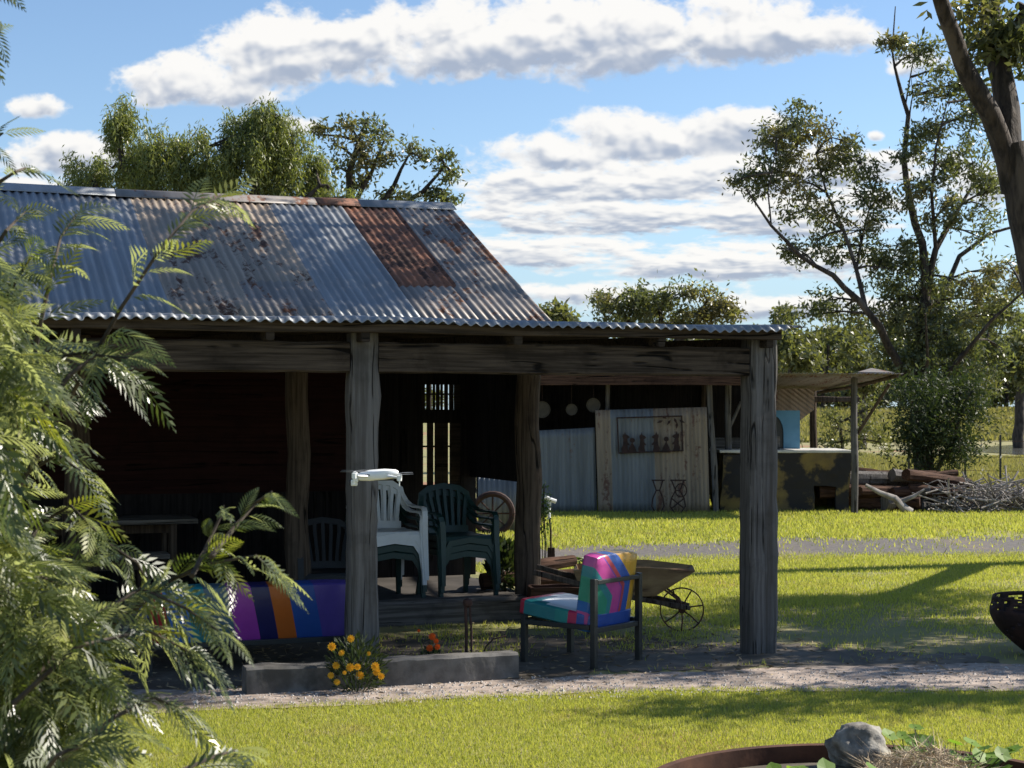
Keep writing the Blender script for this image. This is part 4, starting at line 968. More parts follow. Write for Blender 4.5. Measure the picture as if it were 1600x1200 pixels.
# framed silhouettes on the sheet
yd = 29.86; ar = thing('metal_wall_art', 'rusty rectangular frame of cut out animal figures hung on the iron sheet', 'wall art', px(1014, 680, yd)); s0 = yd/F
fx = lambda u: (u-1014)*s0; fz = lambda v: (680-v)*s0
b = MB()
for a, c in (((963, 653), (1066, 650)), ((966, 708), (1068, 704)), ((964, 653), (967, 708)), ((1065, 650), (1067, 704))): b.tube([(fx(a[0]), 0, fz(a[1])), (fx(c[0]), 0, fz(c[1]))], .014, 6)
b.build('frame', M['rustdark'], ar)
def beast(u, v, h, flip):
    o = [(-.30, 0), (-.36, .20), (-.24, .36), (-.20, .62), (-.28, .80), (-.22, .92), (-.16, .86), (-.08, 1.02), (.0, .88), (.16, .84), (.30, .76), (.24, .70), (.10, .66), (.14, .50), (.30, .40), (.27, .33), (.14, .36), (.16, .18), (.26, .0)]
    return [(fx(u)+x*.62*h*s0*(-1 if flip else 1), fz(v)+z*h*s0) for x, z in (o if not flip else o[::-1])]
for u, v, h, fl_ in ((978, 707, 32, 0), (1004, 706, 30, 0), (1024, 706, 31, 1), (1056, 705, 31, 1)):
    MB().prism(beast(u, v, h, fl_), .012, Matrix()).build('figure', M['rustdark'], ar)
for u, v, r in ((988, 688, 4), (1041, 686, 4)):
    b = MB(); b.prism([(fx(u)+r*s0*math.cos(a), fz(v)+r*s0*math.sin(a)) for a in [2*math.pi*k/10 for k in range(10)]], .012, Matrix()); b.prism([(fx(u-7), fz(707)), (fx(u-5), fz(699)), (fx(u), fz(v+3)), (fx(u+5), fz(700)), (fx(u+7), fz(707))], .012, Matrix()); b.build('figure', M['rustdark'], ar)
b = MB()
for u, v, an in ((1036, 657, 3.5), (1042, 654, 2.7), (1048, 656, 4.1), (1053, 653, 5.2), (1058, 660, 4.6), (1061, 656, 5.8)):
    c, s_ = math.cos(an), math.sin(an); b.prism([(fx(u), fz(v)), (fx(u)+c*.05-s_*.025, fz(v)+s_*.05+c*.025), (fx(u)+c*.12, fz(v)+s_*.12), (fx(u)+c*.05+s_*.025, fz(v)+s_*.05-c*.025)], .01, Matrix())
b.build('leaf_spray', M['rustdark'], ar)
# treadle irons
for i, (u, lab) in enumerate(((1028, 'narrow wrought iron treadle leg leaning on the cream iron sheet'), (1059, 'wider wrought iron treadle leg with crossed bars beside the narrow one'))):
    y = 29.6; t = thing('treadle_leg', lab, 'iron leg', (px(u, 0, y).x, y, 0), 0, 'cast iron sewing machine legs'); k = 1+.25*i; b = MB()
    c = lambda pts: b.tube([(x*k, 0, z) for x, z in pts], .014, 6)
    c([(-.11, .60), (.12, .60)]); c([(-.09, .60), (-.03, .42), (-.09, .28), (-.11, .14), (-.05, .03), (.0, .0)]); c([(.09, .60), (.03, .42), (.09, .28), (.11, .14), (.05, .03), (.0, .0)]); c([(-.03, .42), (.03, .42)])
    if i: c([(-.09, .28), (.09, .10)]); c([(.09, .28), (-.09, .10)]); b.tube([(.06+.10*math.cos(a), .02, .42+.12*math.sin(a)) for a in [2*math.pi*q_/14 for q_ in range(15)]], .012, 6)
    b.build('casting', M['rustdark'], t, smooth=True)
# round things hung in the dark opening
for i, (u, v, r, lab) in enumerate(((847, 640, 13, 'round old tin pan hung beside the rear log post'), (927, 633, 11, 'dull round lid hung in the shed opening'), (893, 640, 9, 'small dish with a bright rim hung in the dark shed opening'))):
    y = 30.06; t = thing('hanging_pan', lab, 'pan', px(u, v, y), 0, 'round tins hung in the shed'); r *= y/F
    MB().lathe([(.001, 0), (r*.8, 0), (r, .02), (r*1.02, .05), (r*.97, .05), (r*.92, .025), (.001, .02)], 18, T((0, 0, 0), rx=R_(90))).build('dish', M['pan'], t, smooth=True)
    MB().tube([(0, 0, r*.9), (0, .01, EYE-(592-HZ)/F*y-t.location.z)], .005, 5).build('wire', M['rustdark'], t)
# iron cutout behind with an old wheel, seen under the end wall
t = thing('iron_sheet', 'short corrugated iron sheet standing on the grass beyond the verandah', 'iron sheet', gp(776, 832)); y = t.location.y
r = MB(); a, c = px(747, 745, y)-t.location, px(811, 748, y)-t.location; z1 = a.z
v, f, _ = corrugated(a.x, c.x+.1, [(0, z1), (.02, z1*.5), (.05, 0.)], amp=.009); r.add(v, f); r.build('sheet', [M['shediron']], t, smooth=True, solid=.003)
t = thing('spoked_cartwheel', 'old iron wheel with a thick dark rim leaning on the short iron sheet', 'wheel', gp(770, 834)-Vector((0, .12, 0))); r = .29
b = MB(); b.tube([(r*math.cos(a), 0, r+.02+r*math.sin(a)) for a in [2*math.pi*k/26 for k in range(27)]], .045, 8, cap=False); b.build('rim', M['rustdark'], t, smooth=True)
b = MB()
for k in range(8): a = math.pi*k/4; b.tube([(0, 0, r+.02), (r*math.cos(a), 0, r+.02+r*math.sin(a))], .014, 6)
b.lathe([(0, -.05), (.05, -.05), (.05, .05), (0, .05)], 10, T((0, 0, r+.02), rx=R_(90))); b.build('spokes', M['rustdark'], t)
# white paint tin etc. hanging by the post : bits of scrap by panel
# ------------------------------------------------------------------ log pile, brush pile, fence
rr = random.Random(21)
for i in range(24):
    row = 0 if i < 10 else (1 if i < 18 else 2)
    u = 1345+(i-(0, 10, 18)[row])*(120/(10, 8, 6)[row])+row*10+rr.uniform(-4, 4); d = 30.6+rr.uniform(-.3, 1.2)
    r = rr.uniform(.08, .14); L_ = rr.uniform(.7, 1.7); az = rr.uniform(-40, 40); tl = rr.uniform(-9, 9)
    c = px(u, 0, d); c.z = .12+row*.23
    t = thing('timber_log', 'dark weathered log lying in the heap right of the shelter', 'log', c, R_(az), 'logs heaped beside the shelter')
    dv = Vector((math.cos(R_(tl)), 0, math.sin(R_(tl))))*L_/2
    MB().tube([-dv, -dv*.4+Vector((0, .02, .01)), dv*.3-Vector((0, .02, 0)), dv], [r*1.05, r, r*.95, r*.85], 9, jit=.08).build('log', M['log' if i % 3 else 'post'], t)
t = thing('fallen_branch', 'pale crooked dead branch lying in front of the log heap', 'branch', px(1400, 0, 30.0)-Vector((0, 0, EYE-(-645+645)/F)) )
t.location.z = 0
MB().tube([(-.55, 0, .50), (-.3, -.05, .36), (-.05, -.1, .26), (.12, -.15, .08), (.25, -.15, .02)], [.03, .045, .06, .075, .06], 8, jit=.1).tube([(.05, -.1, .2), (.3, -.1, .30), (.5, -.05, .42)], [.05, .035, .02], 7).build('branch', M['twig'], t, smooth=True)
b = MB()
for i in range(620):
    u = rr.uniform(1462, 1680); d = 30.+rr.uniform(0, 1.6); z = rr.uniform(.02, .48)*(1-.3*rr.random()); c = px(u, 0, d); c.z = z
    dv = Vector((rr.gauss(0, .30), rr.gauss(0, .2), rr.gauss(0, .16))); k = Vector((rr.gauss(0, .05), rr.gauss(0, .05), rr.gauss(0, .06)))
    a, e = c-dv, c+dv; a.z = max(a.z, .01); e.z = max(e.z, .01); b.tube([a, c+k, e], [rr.uniform(.008, .024), .012, .005], 5, cap=False)
tag(b.build('brush_pile', M['twig']), 'tangled heap of grey dead sticks right of the log heap', 'brush pile', kind='stuff')
fn = thing('wire_fence', 'thin steel post and wire fence crossing the paddock', 'fence', px(1563, 645, 42)-Vector((0, 0, EYE)))
for u, d in ((1420, 43), (1508, 42.5), (1563, 42), (1628, 41.5), (1700, 41)):
    p = px(u, 0, d)-fn.location; p.z = 0; MB().box((p.x, p.y, .62), (.045, .045, 1.24)).build('post', M['black'], fn)
b = MB()
for z in (.35, .7, 1.1): 
    a = px(1420, 0, 43)-fn.location; c = px(1700, 0, 41)-fn.location; a.z = c.z = z; b.tube([a, a.lerp(c, .5)-Vector((0, 0, .02)), c], .006, 4)
b.build('wire', M['rust'], fn)

# ------------------------------------------------------------------ trees
def limbs_mesh(L, wander=1.3): 
    b = MB()
    for pts, r in L:
        pts = [Vector(p) for p in pts]
        # subdivide and roughen so that limbs are never straight
        out = []; rad = []
        for i in range(len(pts)-1):
            n = max(2, int((pts[i+1]-pts[i]).length/.6)) if r[0] > .03 else 2
            for k in range(n):
                t_ = k/n; p = pts[i].lerp(pts[i+1], t_); rr_ = r[i]+(r[i+1]-r[i])*t_
                if out: p = p+Vector((random.gauss(0, .18), random.gauss(0, .18), 0))*min(.25, rr_*wander)
                out.append(p); rad.append(rr_)
        out.append(pts[-1]); rad.append(r[-1])
        b.tube(out, rad, 10 if r[0] > .08 else (7 if r[0] > .03 else 5), jit=.06 if r[0] > .06 else 0)
    return b
def tree(name, label, cat, base, limbs, blobs, leaf, m, per, clump, group=None, bark='limb', drop=.5, twig=.012, weep=0., nclump=1., outline=.5, flat=1., grow=1., wild=False):
    """limbs: [(points, radii)], blobs: [(centre, (rx, ry, rz))] in world space"""
    base = Vector(base); t = thing(name, label, cat, base, 0, group)
    rel = [([Vector(p)-base for p in pts], r) for pts, r in limbs]
    anchors = [p for pts, r in rel for a_, c_ in zip(pts[:-1], pts[1:]) for p in (a_.lerp(c_, .5), c_)] or [Vector((0, 0, 1))]
    allP = []; tw = []
    for c, r in blobs:
        r = tuple(x*grow for x in r); c = Vector(c)-base; vol = (r[0]*r[1]*r[2])**(1/3)
        n = max(3, int(nclump*(r[0]*r[2])/(clump*clump)*1.15))
        cl = ball(n, c, r, outline)
        for p in cl:
            k = int(per*random.uniform(.45, 1.4)); sz = clump*random.uniform(.5, 1.1)
            if weep:
                ns = max(1, k//14)
                for _ in range(ns):
                    q0 = p+NR.normal(0, sz*.6, 3); ln = weep*random.uniform(.5, 1.3); tt = NR.random(14)
                    allP.append(q0+np.stack([tt*ln*.12*random.uniform(-1, 1), tt*ln*.1, -tt*ln], 1)+NR.normal(0, .035, (14, 3)))
            else: allP.append(p+NR.normal(0, sz*.72, (k, 3))*np.array([1, 1, .75*flat]))
        if twig:
            pc = Vector(c); an = min(anchors, key=lambda a: (a-pc).length+max(0, a.z-pc.z)*.8); mid_ = an.lerp(pc, .5)+Vector((0, 0, vol*.15))
            if (pc-an).length > .15: tw.append(([an, mid_, pc], [twig*3, twig*2, twig*1.3]))
            for p in cl[::max(1, len(cl)//5)]:
                p = Vector(p); tw.append(([mid_ if random.random() < .3 else pc, pc.lerp(p, .55)+Vector((0, 0, .06*vol)), p], [twig*1.3, twig, twig*.45]))
    b = limbs_mesh(rel+tw, .35 if wild else 1.3); b.build('trunk', M[bark], t, smooth=True)
    P = np.concatenate(allP); P = P[P[:, 2] > .03]
    arr = leafquads(P, leaf[0], leaf[1], drop=drop); arrays('crown', arr, qf(arr), M[m], t)
    return t
def lim(d, *pts, r):
    """limb from photo bearings (u, v, extra depth)"""
    P = [px(p[0], p[1], d+(p[2] if len(p) > 2 else 0)) for p in pts]
    n = len(P); return (P, [r[0]+(r[1]-r[0])*k/(n-1) for k in range(n)])
def blb(d, L, depth=.9):
    return [(px(u, v, d+random.uniform(-.5, .5)*(rx+ry)/F*d*1.1), (rx/F*d, depth*(rx+ry)/2/F*d, ry/F*d)) for u, v, rx, ry in L]
# tall spreading gum on the right
d = 42.
gl = [lim(d, (1442, 757), (1438, 690), (1434, 640), (1440, 560), (1446, 470), r=(0.211, 0.180)),
      lim(d, (1436, 650), (1405, 570, -.5), (1375, 510, -1), (1340, 470, -1), (1300, 430, -1.2), (1252, 402, -1.4), (1205, 352, -1.5), (1166, 296, -1.6), r=(0.124, 0.021)),
      lim(d, (1352, 482, -1), (1338, 420, -.7), (1318, 360, -.4), (1290, 300, -.2), (1275, 240, 0), r=(0.068, 0.019)),
      lim(d, (1338, 420, -.7), (1352, 350, .3), (1365, 300, .5), r=(0.037, 0.015)), lim(d, (1205, 352, -1.5), (1200, 300, -1.2), (1212, 240, -1), r=(0.025, 0.011)), lim(d, (1318, 360), (1262, 320, .4), (1245, 230, .5), r=(0.028, 0.011)),
      lim(d, (1446, 470), (1440, 380), (1424, 320, .3), (1412, 250, .5), (1418, 180, .6), (1404, 125, .6), (1394, 80, .6), (1399, 10, .6), r=(0.118, 0.012)),
      lim(d, (1414, 170, .6), (1424, 110, .6), (1430, 80, .6), r=(0.025, 0.011)), lim(d, (1420, 190, .6), (1426, 150, .5), (1424, 120, .5), r=(0.025, 0.007)),
      lim(d, (1446, 470), (1462, 390), (1500, 320, .6), (1545, 250, 1.), r=(0.105, 0.022)), lim(d, (1440, 555), (1470, 470, 1), (1500, 400, 1.2), (1545, 365, 1.4), (1600, 350, 1.5), r=(0.087, 0.030)),
      lim(d, (1438, 640), (1500, 560, -1), (1550, 500, -1.4), (1600, 455, -1.6), r=(0.081, 0.022)), lim(d, (1462, 390), (1455, 300, -.5), (1462, 230, -.8), (1480, 160, -1), r=(0.056, 0.015)), lim(d, (1436, 660), (1450, 560, -1.2), (1446, 490, -1.8), r=(0.062, 0.022))]
gb = [(1248, 185, 34, 32), (1215, 205, 30, 28), (1190, 225, 24, 28), (1235, 240, 42, 30), (1172, 270, 26, 18), (1150, 282, 14, 12), (1205, 285, 34, 24), (1248, 285, 34, 26), (1300, 215, 26, 26), (1322, 235, 34, 22), (1345, 255, 36, 24), (1372, 275, 26, 22), (1300, 262, 26, 22),
      (1335, 300, 30, 18), (1378, 312, 24, 22), (1260, 330, 28, 26), (1292, 335, 18, 28), (1250, 392, 20, 14), (1222, 388, 20, 16), (1275, 375, 22, 16), (1345, 360, 34, 22), (1375, 345, 18, 14), (1310, 385, 18, 18), (1340, 400, 20, 12),
      (1400, 392, 34, 32), (1372, 420, 30, 22), (1420, 430, 40, 40), (1390, 470, 40, 32), (1290, 470, 26, 16), (1320, 480, 24, 18), (1280, 490, 24, 14), (1435, 70, 20, 12), (1448, 82, 18, 14), (1405, 62, 18, 12), (1420, 88, 18, 10), (1388, 60, 10, 8),
      (1470, 110, 16, 14), (1452, 135, 22, 20), (1480, 150, 30, 26), (1520, 130, 24, 26), (1475, 195, 34, 30), (1520, 190, 36, 40), (1545, 160, 24, 20), (1435, 215, 14, 22), (1440, 240, 22, 24), (1470, 260, 32, 36), (1520, 255, 34, 36), (1405, 248, 10, 9), (1445, 300, 32, 32), (1490, 315, 30, 28), (1535, 320, 26, 26), (1550, 300, 20, 30),
      (1455, 355, 22, 18), (1530, 370, 18, 12), (1575, 410, 24, 14), (1500, 440, 20, 14), (1450, 480, 40, 36), (1420, 520, 40, 40), (1480, 520, 42, 32), (1530, 470, 30, 24), (1570, 490, 34, 28), (1540, 420, 16, 10), (1455, 570, 44, 40), (1500, 560, 34, 30), (1560, 540, 30, 22), (1425, 600, 44, 34), (1470, 610, 40, 34), (1515, 600, 30, 34), (1545, 570, 30, 26), (1400, 500, 30, 30), (1440, 440, 34, 30), (1475, 480, 34, 30), (1400, 560, 24, 26), (1600, 440, 26, 24)]
tree('gum_tree', 'tall open crowned gum tree with forking limbs beyond the log heap', 'tree', gp(1442, 757), gl, blb(d, gb), (.15, .052), 'gum', 70, .27, nclump=1.5, bark='bark', grow=1.28)
# dense dark bush at its foot
d = 37.; bb = [(1440, 640, 46, 40), (1480, 660, 44, 40), (1500, 690, 30, 30), (1450, 690, 50, 34), (1420, 660, 34, 34), (1490, 620, 40, 30), (1515, 640, 22, 30), (1450, 600, 40, 24), (1435, 715, 30, 14), (1480, 712, 34, 14), (1520, 610, 22, 20)]
tree('dense_bush', 'dense dark green bush at the foot of the tall gum', 'bush', gp(1455, 771), [lim(d, (1455, 771), (1452, 700), (1450, 650), r=(.10, .05)), lim(d, (1455, 750), (1490, 690), (1500, 650), r=(.06, .03)), lim(d, (1455, 750), (1430, 700), (1425, 650), r=(.06, .03))], blb(d, bb), (.12, .035), 'shrub', 170, .42, nclump=3.6, bark='bark', drop=.2, grow=1.12, outline=.3)
# young pale bush seen under the shelter
d = 44.; tree('paddock_bush', 'small light green bush seen through the open end of the shelter', 'bush', gp(1318, 760), [lim(d, (1318, 760), (1316, 690), (1312, 660), r=(.06, .03))], blb(d, [(1310, 670, 34, 28), (1340, 660, 34, 34), (1290, 700, 22, 20), (1330, 705, 30, 20), (1372, 690, 26, 34), (1362, 640, 22, 20)]), (.14, .04), 'farleaf', 70, .26, nclump=1.5)
# trees behind the roof on the left
d = 30.; pb = [(140, 275, 36, 26), (175, 262, 34, 30), (205, 240, 26, 26), (255, 225, 32, 34), (290, 230, 30, 38), (240, 265, 34, 34), (300, 270, 40, 34), (345, 225, 28, 30), (385, 205, 26, 34), (420, 200, 30, 30), (455, 215, 26, 32), (400, 250, 44, 40), (355, 275, 36, 30), (450, 262, 40, 36), (492, 275, 28, 30), (520, 297, 28, 18), (190, 172, 13, 12), (185, 190, 9, 14), (398, 172, 22, 14), (430, 178, 14, 12), (545, 312, 30, 14), (100, 295, 24, 14)]
tree('pepper_tree', 'broad weeping pepper tree rising behind the rusty roof ridge', 'tree', gp(330, 801), [lim(d, (330, 801), (328, 600), (322, 420), (310, 330), r=(.30, .16)), lim(d, (318, 400), (250, 320), (190, 260), (185, 180), r=(.15, .02)), lim(d, (318, 400), (390, 320), (420, 230), r=(.15, .03)), lim(d, (318, 420), (450, 340), (500, 290), r=(.12, .03)), lim(d, (310, 330), (290, 250), r=(.12, .03)), lim(d, (318, 420), (220, 350), (150, 290), r=(.1, .02))], blb(d, pb), (.105, .023), 'pepper', 620, .24, weep=.5, nclump=1.3, drop=1.6, bark='bark', grow=1.35)
d = 34.; gb2 = [(545, 200, 22, 16), (520, 225, 20, 16), (570, 195, 22, 16), (598, 215, 24, 20), (560, 240, 34, 22), (525, 262, 14, 12), (600, 255, 26, 18), (565, 280, 18, 14), (640, 232, 18, 12), (655, 245, 18, 12), (688, 245, 22, 14), (705, 270, 14, 16), (690, 295, 26, 18), (670, 300, 12, 12), (610, 312, 30, 10), (640, 310, 20, 12), (700, 312, 18, 10), (500, 210, 12, 14)]
tree('gum_tree', 'sparse thin gum tree showing above the right end of the ridge', 'tree', gp(575, 783), [lim(d, (575, 783), (570, 600), (560, 420), (548, 330), (545, 270), (560, 220), r=(.22, .04)), lim(d, (556, 400), (590, 330), (615, 290), (640, 240), r=(.1, .02)), lim(d, (556, 400), (610, 330), (660, 300), (695, 260), r=(.09, .02)), lim(d, (548, 330), (580, 270), (600, 220), r=(.06, .02))], blb(d, gb2), (.13, .048), 'gum', 64, .22, nclump=1.4, grow=1.25, bark='bark')
d = 52.; mbs = [(950, 490, 34, 22), (945, 468, 22, 14), (985, 455, 36, 22), (1020, 475, 44, 28), (1060, 460, 34, 24), (1095, 455, 30, 18), (1110, 480, 40, 22), (1145, 495, 24, 14), (990, 490, 40, 20), (1080, 492, 50, 18), (1040, 505, 60, 14)]
tree('shade_tree', 'round dark topped tree rising behind the shed between the roofs', 'tree', gp(1040, 735), [lim(d, (1040, 735), (1038, 620), (1035, 540), r=(.35, .22)), lim(d, (1036, 560), (980, 500), (960, 470), r=(.16, .04)), lim(d, (1036, 560), (1090, 500), (1105, 470), r=(.16, .04)), lim(d, (1035, 540), (1030, 480), r=(.16, .05))], blb(d, mbs), (.17, .065), 'gum', 150, .36, nclump=1.9, bark='bark', grow=.92)
# distant wood: individual nearer crowns, then the far mass
for i, (u, v, w_, h_, dd, lab) in enumerate(((1235, 555, 40, 34, 78, 'rounded pale green tree just right of the verandah corner post top'), (1345, 565, 34, 40, 82, 'grey green tree rising over the shelter roof'), (1592, 560, 44, 44, 84, 'yellow green tree at the right edge behind the gum limbs'), (868, 497, 9, 7, 70, 'little tree top peeping over the verandah roof edge'))):
    base = px(u, 0, dd); base.z = 0
    bl_ = [(u+random.uniform(-.7, .7)*w_, v+random.uniform(-.6, .9)*h_, w_*random.uniform(.35, .6), h_*random.uniform(.3, .55)) for _ in range(9)]
    tree('paddock_tree', lab, 'tree', base, [lim(dd, (u, HZ+EYE*F/dd), (u+2, v+h_), (u, v), r=(.3, .12))], blb(dd, bl_), (.34, .14), 'farleaf', 70, .5, nclump=1.6, twig=.02)
P = []; tr_b = MB()
for k in range(150):
    u = random.uniform(1150, 1760) if k < 105 else random.uniform(-900, 1150); dd = random.uniform(142, 178); c = px(u, 0, dd); gz = float(height(c.x, c.y)); h_ = random.uniform(6., 11.5)*(.85 if u < 1450 else 1.1)
    tr_b.tube([(c.x, c.y, gz-.1), (c.x+.1, c.y, gz+h_*.6)], [.2, .1], 6)
    for q_ in range(random.randint(4, 7)):
        cc_ = np.array([c.x+random.gauss(0, 1.3), c.y+random.gauss(0, 1.2), gz+h_*random.uniform(.12, .95)]); rr_ = random.uniform(.7, 1.5)
        P.append(ball(150, cc_, (rr_*1.25, rr_, rr_*.8), .5))
P = np.concatenate(P); arr = leafquads(P, .55, .24, drop=.3)
fw = arrays('far_wood', arr, qf(arr), M['farleaf']); tag(fw, 'far line of bush trees closing the paddock', 'woodland', kind='stuff')
tr_b.build('far_trunks', M['bark'], fw)
P = []
for k in range(46):
    u = random.uniform(1500, 1760); dd = random.uniform(104, 140); c = px(u, 0, dd); P.append(ball(60, (c.x, c.y, float(height(c.x, c.y))+.2), (.9, .6, .35)))
P = np.concatenate(P); arr = leafquads(P, .34, .12); tag(arrays('dam_scrub', arr, qf(arr), M['drygrass']), 'low scrub tussocks on the bank beyond the dam', 'scrub', kind='stuff')

# the big forked gum close on the right and the crown overhead that dapples roof and lawn
d = 20.; nb = gp(1700, 879)
near = [lim(d, (1700, 882), (1680, 740), (1656, 600), (1634, 480), (1612, 380), (1592, 290), (1578, 225), r=(.25, .19)), lim(d, (1582, 300), (1560, 205, -.1), (1530, 150, -.2), (1502, 95, -.3), (1484, 40, -.5), (1464, -20, -.7), (1420, -110, -1.), (1330, -220, -1.4), (1210, -330, -1.8), r=(.14, .05)),
        lim(d, (1574, 240), (1572, 170, .2), (1560, 90, .3), (1548, 20, .4), (1540, -60, .3), (1560, -200, -.5), (1650, -330, -1.5), r=(.17, .06)), lim(d, (1560, 90, .3), (1600, 20, .2), (1700, -50, -1), (1850, -120, -3), r=(.08, .04)), lim(d, (1590, 8, .2), (1620, 22, 0), (1680, 60, 0), r=(.05, .02))]
crown = [((3.0, 17.5, 8.4), (1.3, 1.3, .9)), ((1.2, 18.2, 9.1), (1.1, 1.2, .8)), ((4.6, 16.3, 8.8), (1.3, 1.3, .9)), ((6.3, 15.2, 7.2), (1.3, 1.3, 1.)), ((7.4, 17., 7.6), (1.4, 1.3, 1.1)), ((7.6, 14.6, 6.2), (1.1, 1.1, .9)), ((9.2, 17.2, 6.0), (1.3, 1.3, 1.1)), ((5.6, 13.6, 7.6), (1., 1., .7)), ((9.6, 14.4, 5.4), (1.1, 1.1, .9)), ((2.4, 16.3, 8.2), (.8, .8, .6)), ((8.6, 15.8, 7.), (1.2, 1.2, .9)), ((6.0, 13.9, 6.3), (.7, .7, .6)), ((4.3, 18.8, 7.9), (1.1, 1., .7))]
crown += [((.5, 17.3, 8.4), (1.1, 1.1, .8)), ((1.8, 17., 8.9), (1., 1., .6)), ((3.8, 17.4, 9.6), (1.2, 1.1, .7)), ((-.6, 18.4, 9.2), (1., 1., .6)), ((5.4, 17.8, 8.8), (1.1, 1.1, .7)), ((9.0, 16.2, 5.2), (1.1, 1.1, .7)), ((8.2, 17.6, 5.0), (1., 1., .6)), ((10.5, 15.4, 5.2), (1.1, 1., .7)), ((10.2, 18.2, 5.6), (1.1, 1.1, .7)), ((7.3, 15.4, 5.5), (.9, .9, .6)), ((5.6, 15.0, 6.4), (.9, .9, .6))]
near.append(([(7.0, 19.9, 1.5), (7.0, 18.6, 2.2), (6.75, 17.2, 2.8), (6.6, 16.0, 3.1), (6.8, 14.9, 3.7), (7.2, 14.2, 4.4)], [.16, .15, .13, .11, .08, .04]))
crown += [((7.3, 14.0, 4.6), (.7, .7, .5)), ((8.6, 14.9, 5.0), (1., 1., .6)), ((9.8, 14.6, 4.9), (1., 1., .6)), ((8.1, 16.2, 5.7), (.9, .9, .6)), ((9.6, 16.6, 5.9), (1.1, 1., .6))]
crown += [(px(1582, 45, 20.4), (.16, .3, .28)), (px(1590, 75, 20.2), (.14, .25, .2)), (px(1572, 70, 20.1), (.10, .2, .22)), (px(1545, 62, 20.5), (.07, .15, .1)), (px(1523, 8, 20.), (.10, .15, .06))]
tree('gum_tree', 'thick dark forked gum trunk close at the right edge of the view', 'tree', nb, near, crown, (.15, .05), 'gum', 140, .32, nclump=1.7, bark='bark', wild=True)
# smaller gum standing right of the view: its shade falls across the front lawn and path
tb = Vector((9.0, 12.6, 0)); tree('shade_sapling', 'slender gum sapling standing right of the fire bowl', 'tree', tb, [([tb, tb+Vector((-.1, 0, 1.6)), tb+Vector((-.3, -.1, 3.2)), tb+Vector((-.2, 0, 4.6))], [.1, .08, .06, .03]), ([tb+Vector((-.3, -.1, 3.0)), tb+Vector((-1.4, -.3, 4.2))], [.05, .02])],
     [((6.9, 12.2, 4.4), (.8, .55, .5)), ((8.0, 12.3, 4.7), (.9, .6, .6)), ((9.2, 12.3, 4.8), (.9, .7, .7)), ((8.4, 13.1, 3.6), (.8, .6, .5)), ((6.1, 11.9, 4.6), (.6, .4, .4)), ((9.8, 13.0, 3.9), (.7, .6, .5)), ((7.2, 13.2, 3.4), (.6, .5, .4))], (.15, .05), 'gum', 80, .28, nclump=1.5, bark='bark')
# ------------------------------------------------------------------ the ferny grevillea in the foreground
def frond_template(pairs=10):
    """unit frond along +x in the xy plane: narrow lobes swept forward, quads (base, edge, tip, edge)"""
    v = []; 
    for k in range(pairs):
        s = .10+.86*k/(pairs-1); l = .34*math.sin(math.pi*min(1, (s*.80+.22)))**.8*(1.0-.32*s); ang = R_(50-16*s)
        for sg in (-1, 1):
            c, sn = math.cos(ang), math.sin(ang)*sg; w = .023*(1.15-.3*s)
            b = np.array([s+(.02 if sg > 0 else 0), 0, 0]); t = b+np.array([c*l, sn*l, -.05*l]); m = b+np.array([c*l*.45, sn*l*.45, .03*l]); e = np.array([-sn, c, 0])*w
            v += [b, m-e, t, m+e]
            if l > 9:                                   # the longer lobes fork
                for fk in (.35, .6):
                    b2 = b+np.array([c*l*fk, sn*l*fk, .02*l]); a2 = ang+.55*(1 if fk < .5 else -.55); c2, s2 = math.cos(a2), math.sin(a2)*sg; l2 = l*.42; e2 = np.array([-s2, c2, 0])*w*.8
                    v += [b2, b2+np.array([c2*l2*.5, s2*l2*.5, 0])+e2, b2+np.array([c2*l2, s2*l2, -.02*l]), b2+np.array([c2*l2*.5, s2*l2*.5, 0])-e2]
    for k in range(6):
        a, b = k/6, (k+1)/6; v += [np.array([a, -.008, .002]), np.array([b, -.006, .002]), np.array([b, .006, .002]), np.array([a, .008, .002])]
    return np.array(v)
FTS = [frond_template(10), frond_template(12), frond_template(9)]
for k_ in (1, 2): FTS[k_] = FTS[k_]*np.array([1, (.78, 1.12)[k_-1], 1]); FTS[k_][:, 2] += (.05, -.06)[k_-1]*np.sin(FTS[k_][:, 0]*5+FTS[k_][:, 1]*9)
for k_ in range(3): FTS[k_][:, 1] += .035*np.sin(FTS[k_][:, 0]*(3.1+k_))
def frond(p, d, up, L, droop):
    """place a frond at p heading along d, its face towards up, bending down along its length"""
    d = np.asarray(d, float); d /= np.linalg.norm(d); up = np.asarray(up, float); y = np.cross(up, d); y /= np.linalg.norm(y)+1e-9; z = np.cross(d, y)
    V_ = random.choice(FTS).copy(); x = V_[:, 0]; V_[:, 2] += -.12*np.abs(V_[:, 1])**1.2
    W = p+L*(x[:, None]*d+V_[:, 1][:, None]*y*random.uniform(.75, 1.05)+V_[:, 2][:, None]*z); W[:, 2] -= L*droop*x**2
    return W
def stemline(pts, d):
    return [px(u, v, d+(p[0] if p else 0)) for (u, v, *p) in pts]
gv = thing('grevillea_bush', 'large ferny leaved bush with silvery undersides filling the left foreground', 'bush', (-2.1, 5.0, 0))
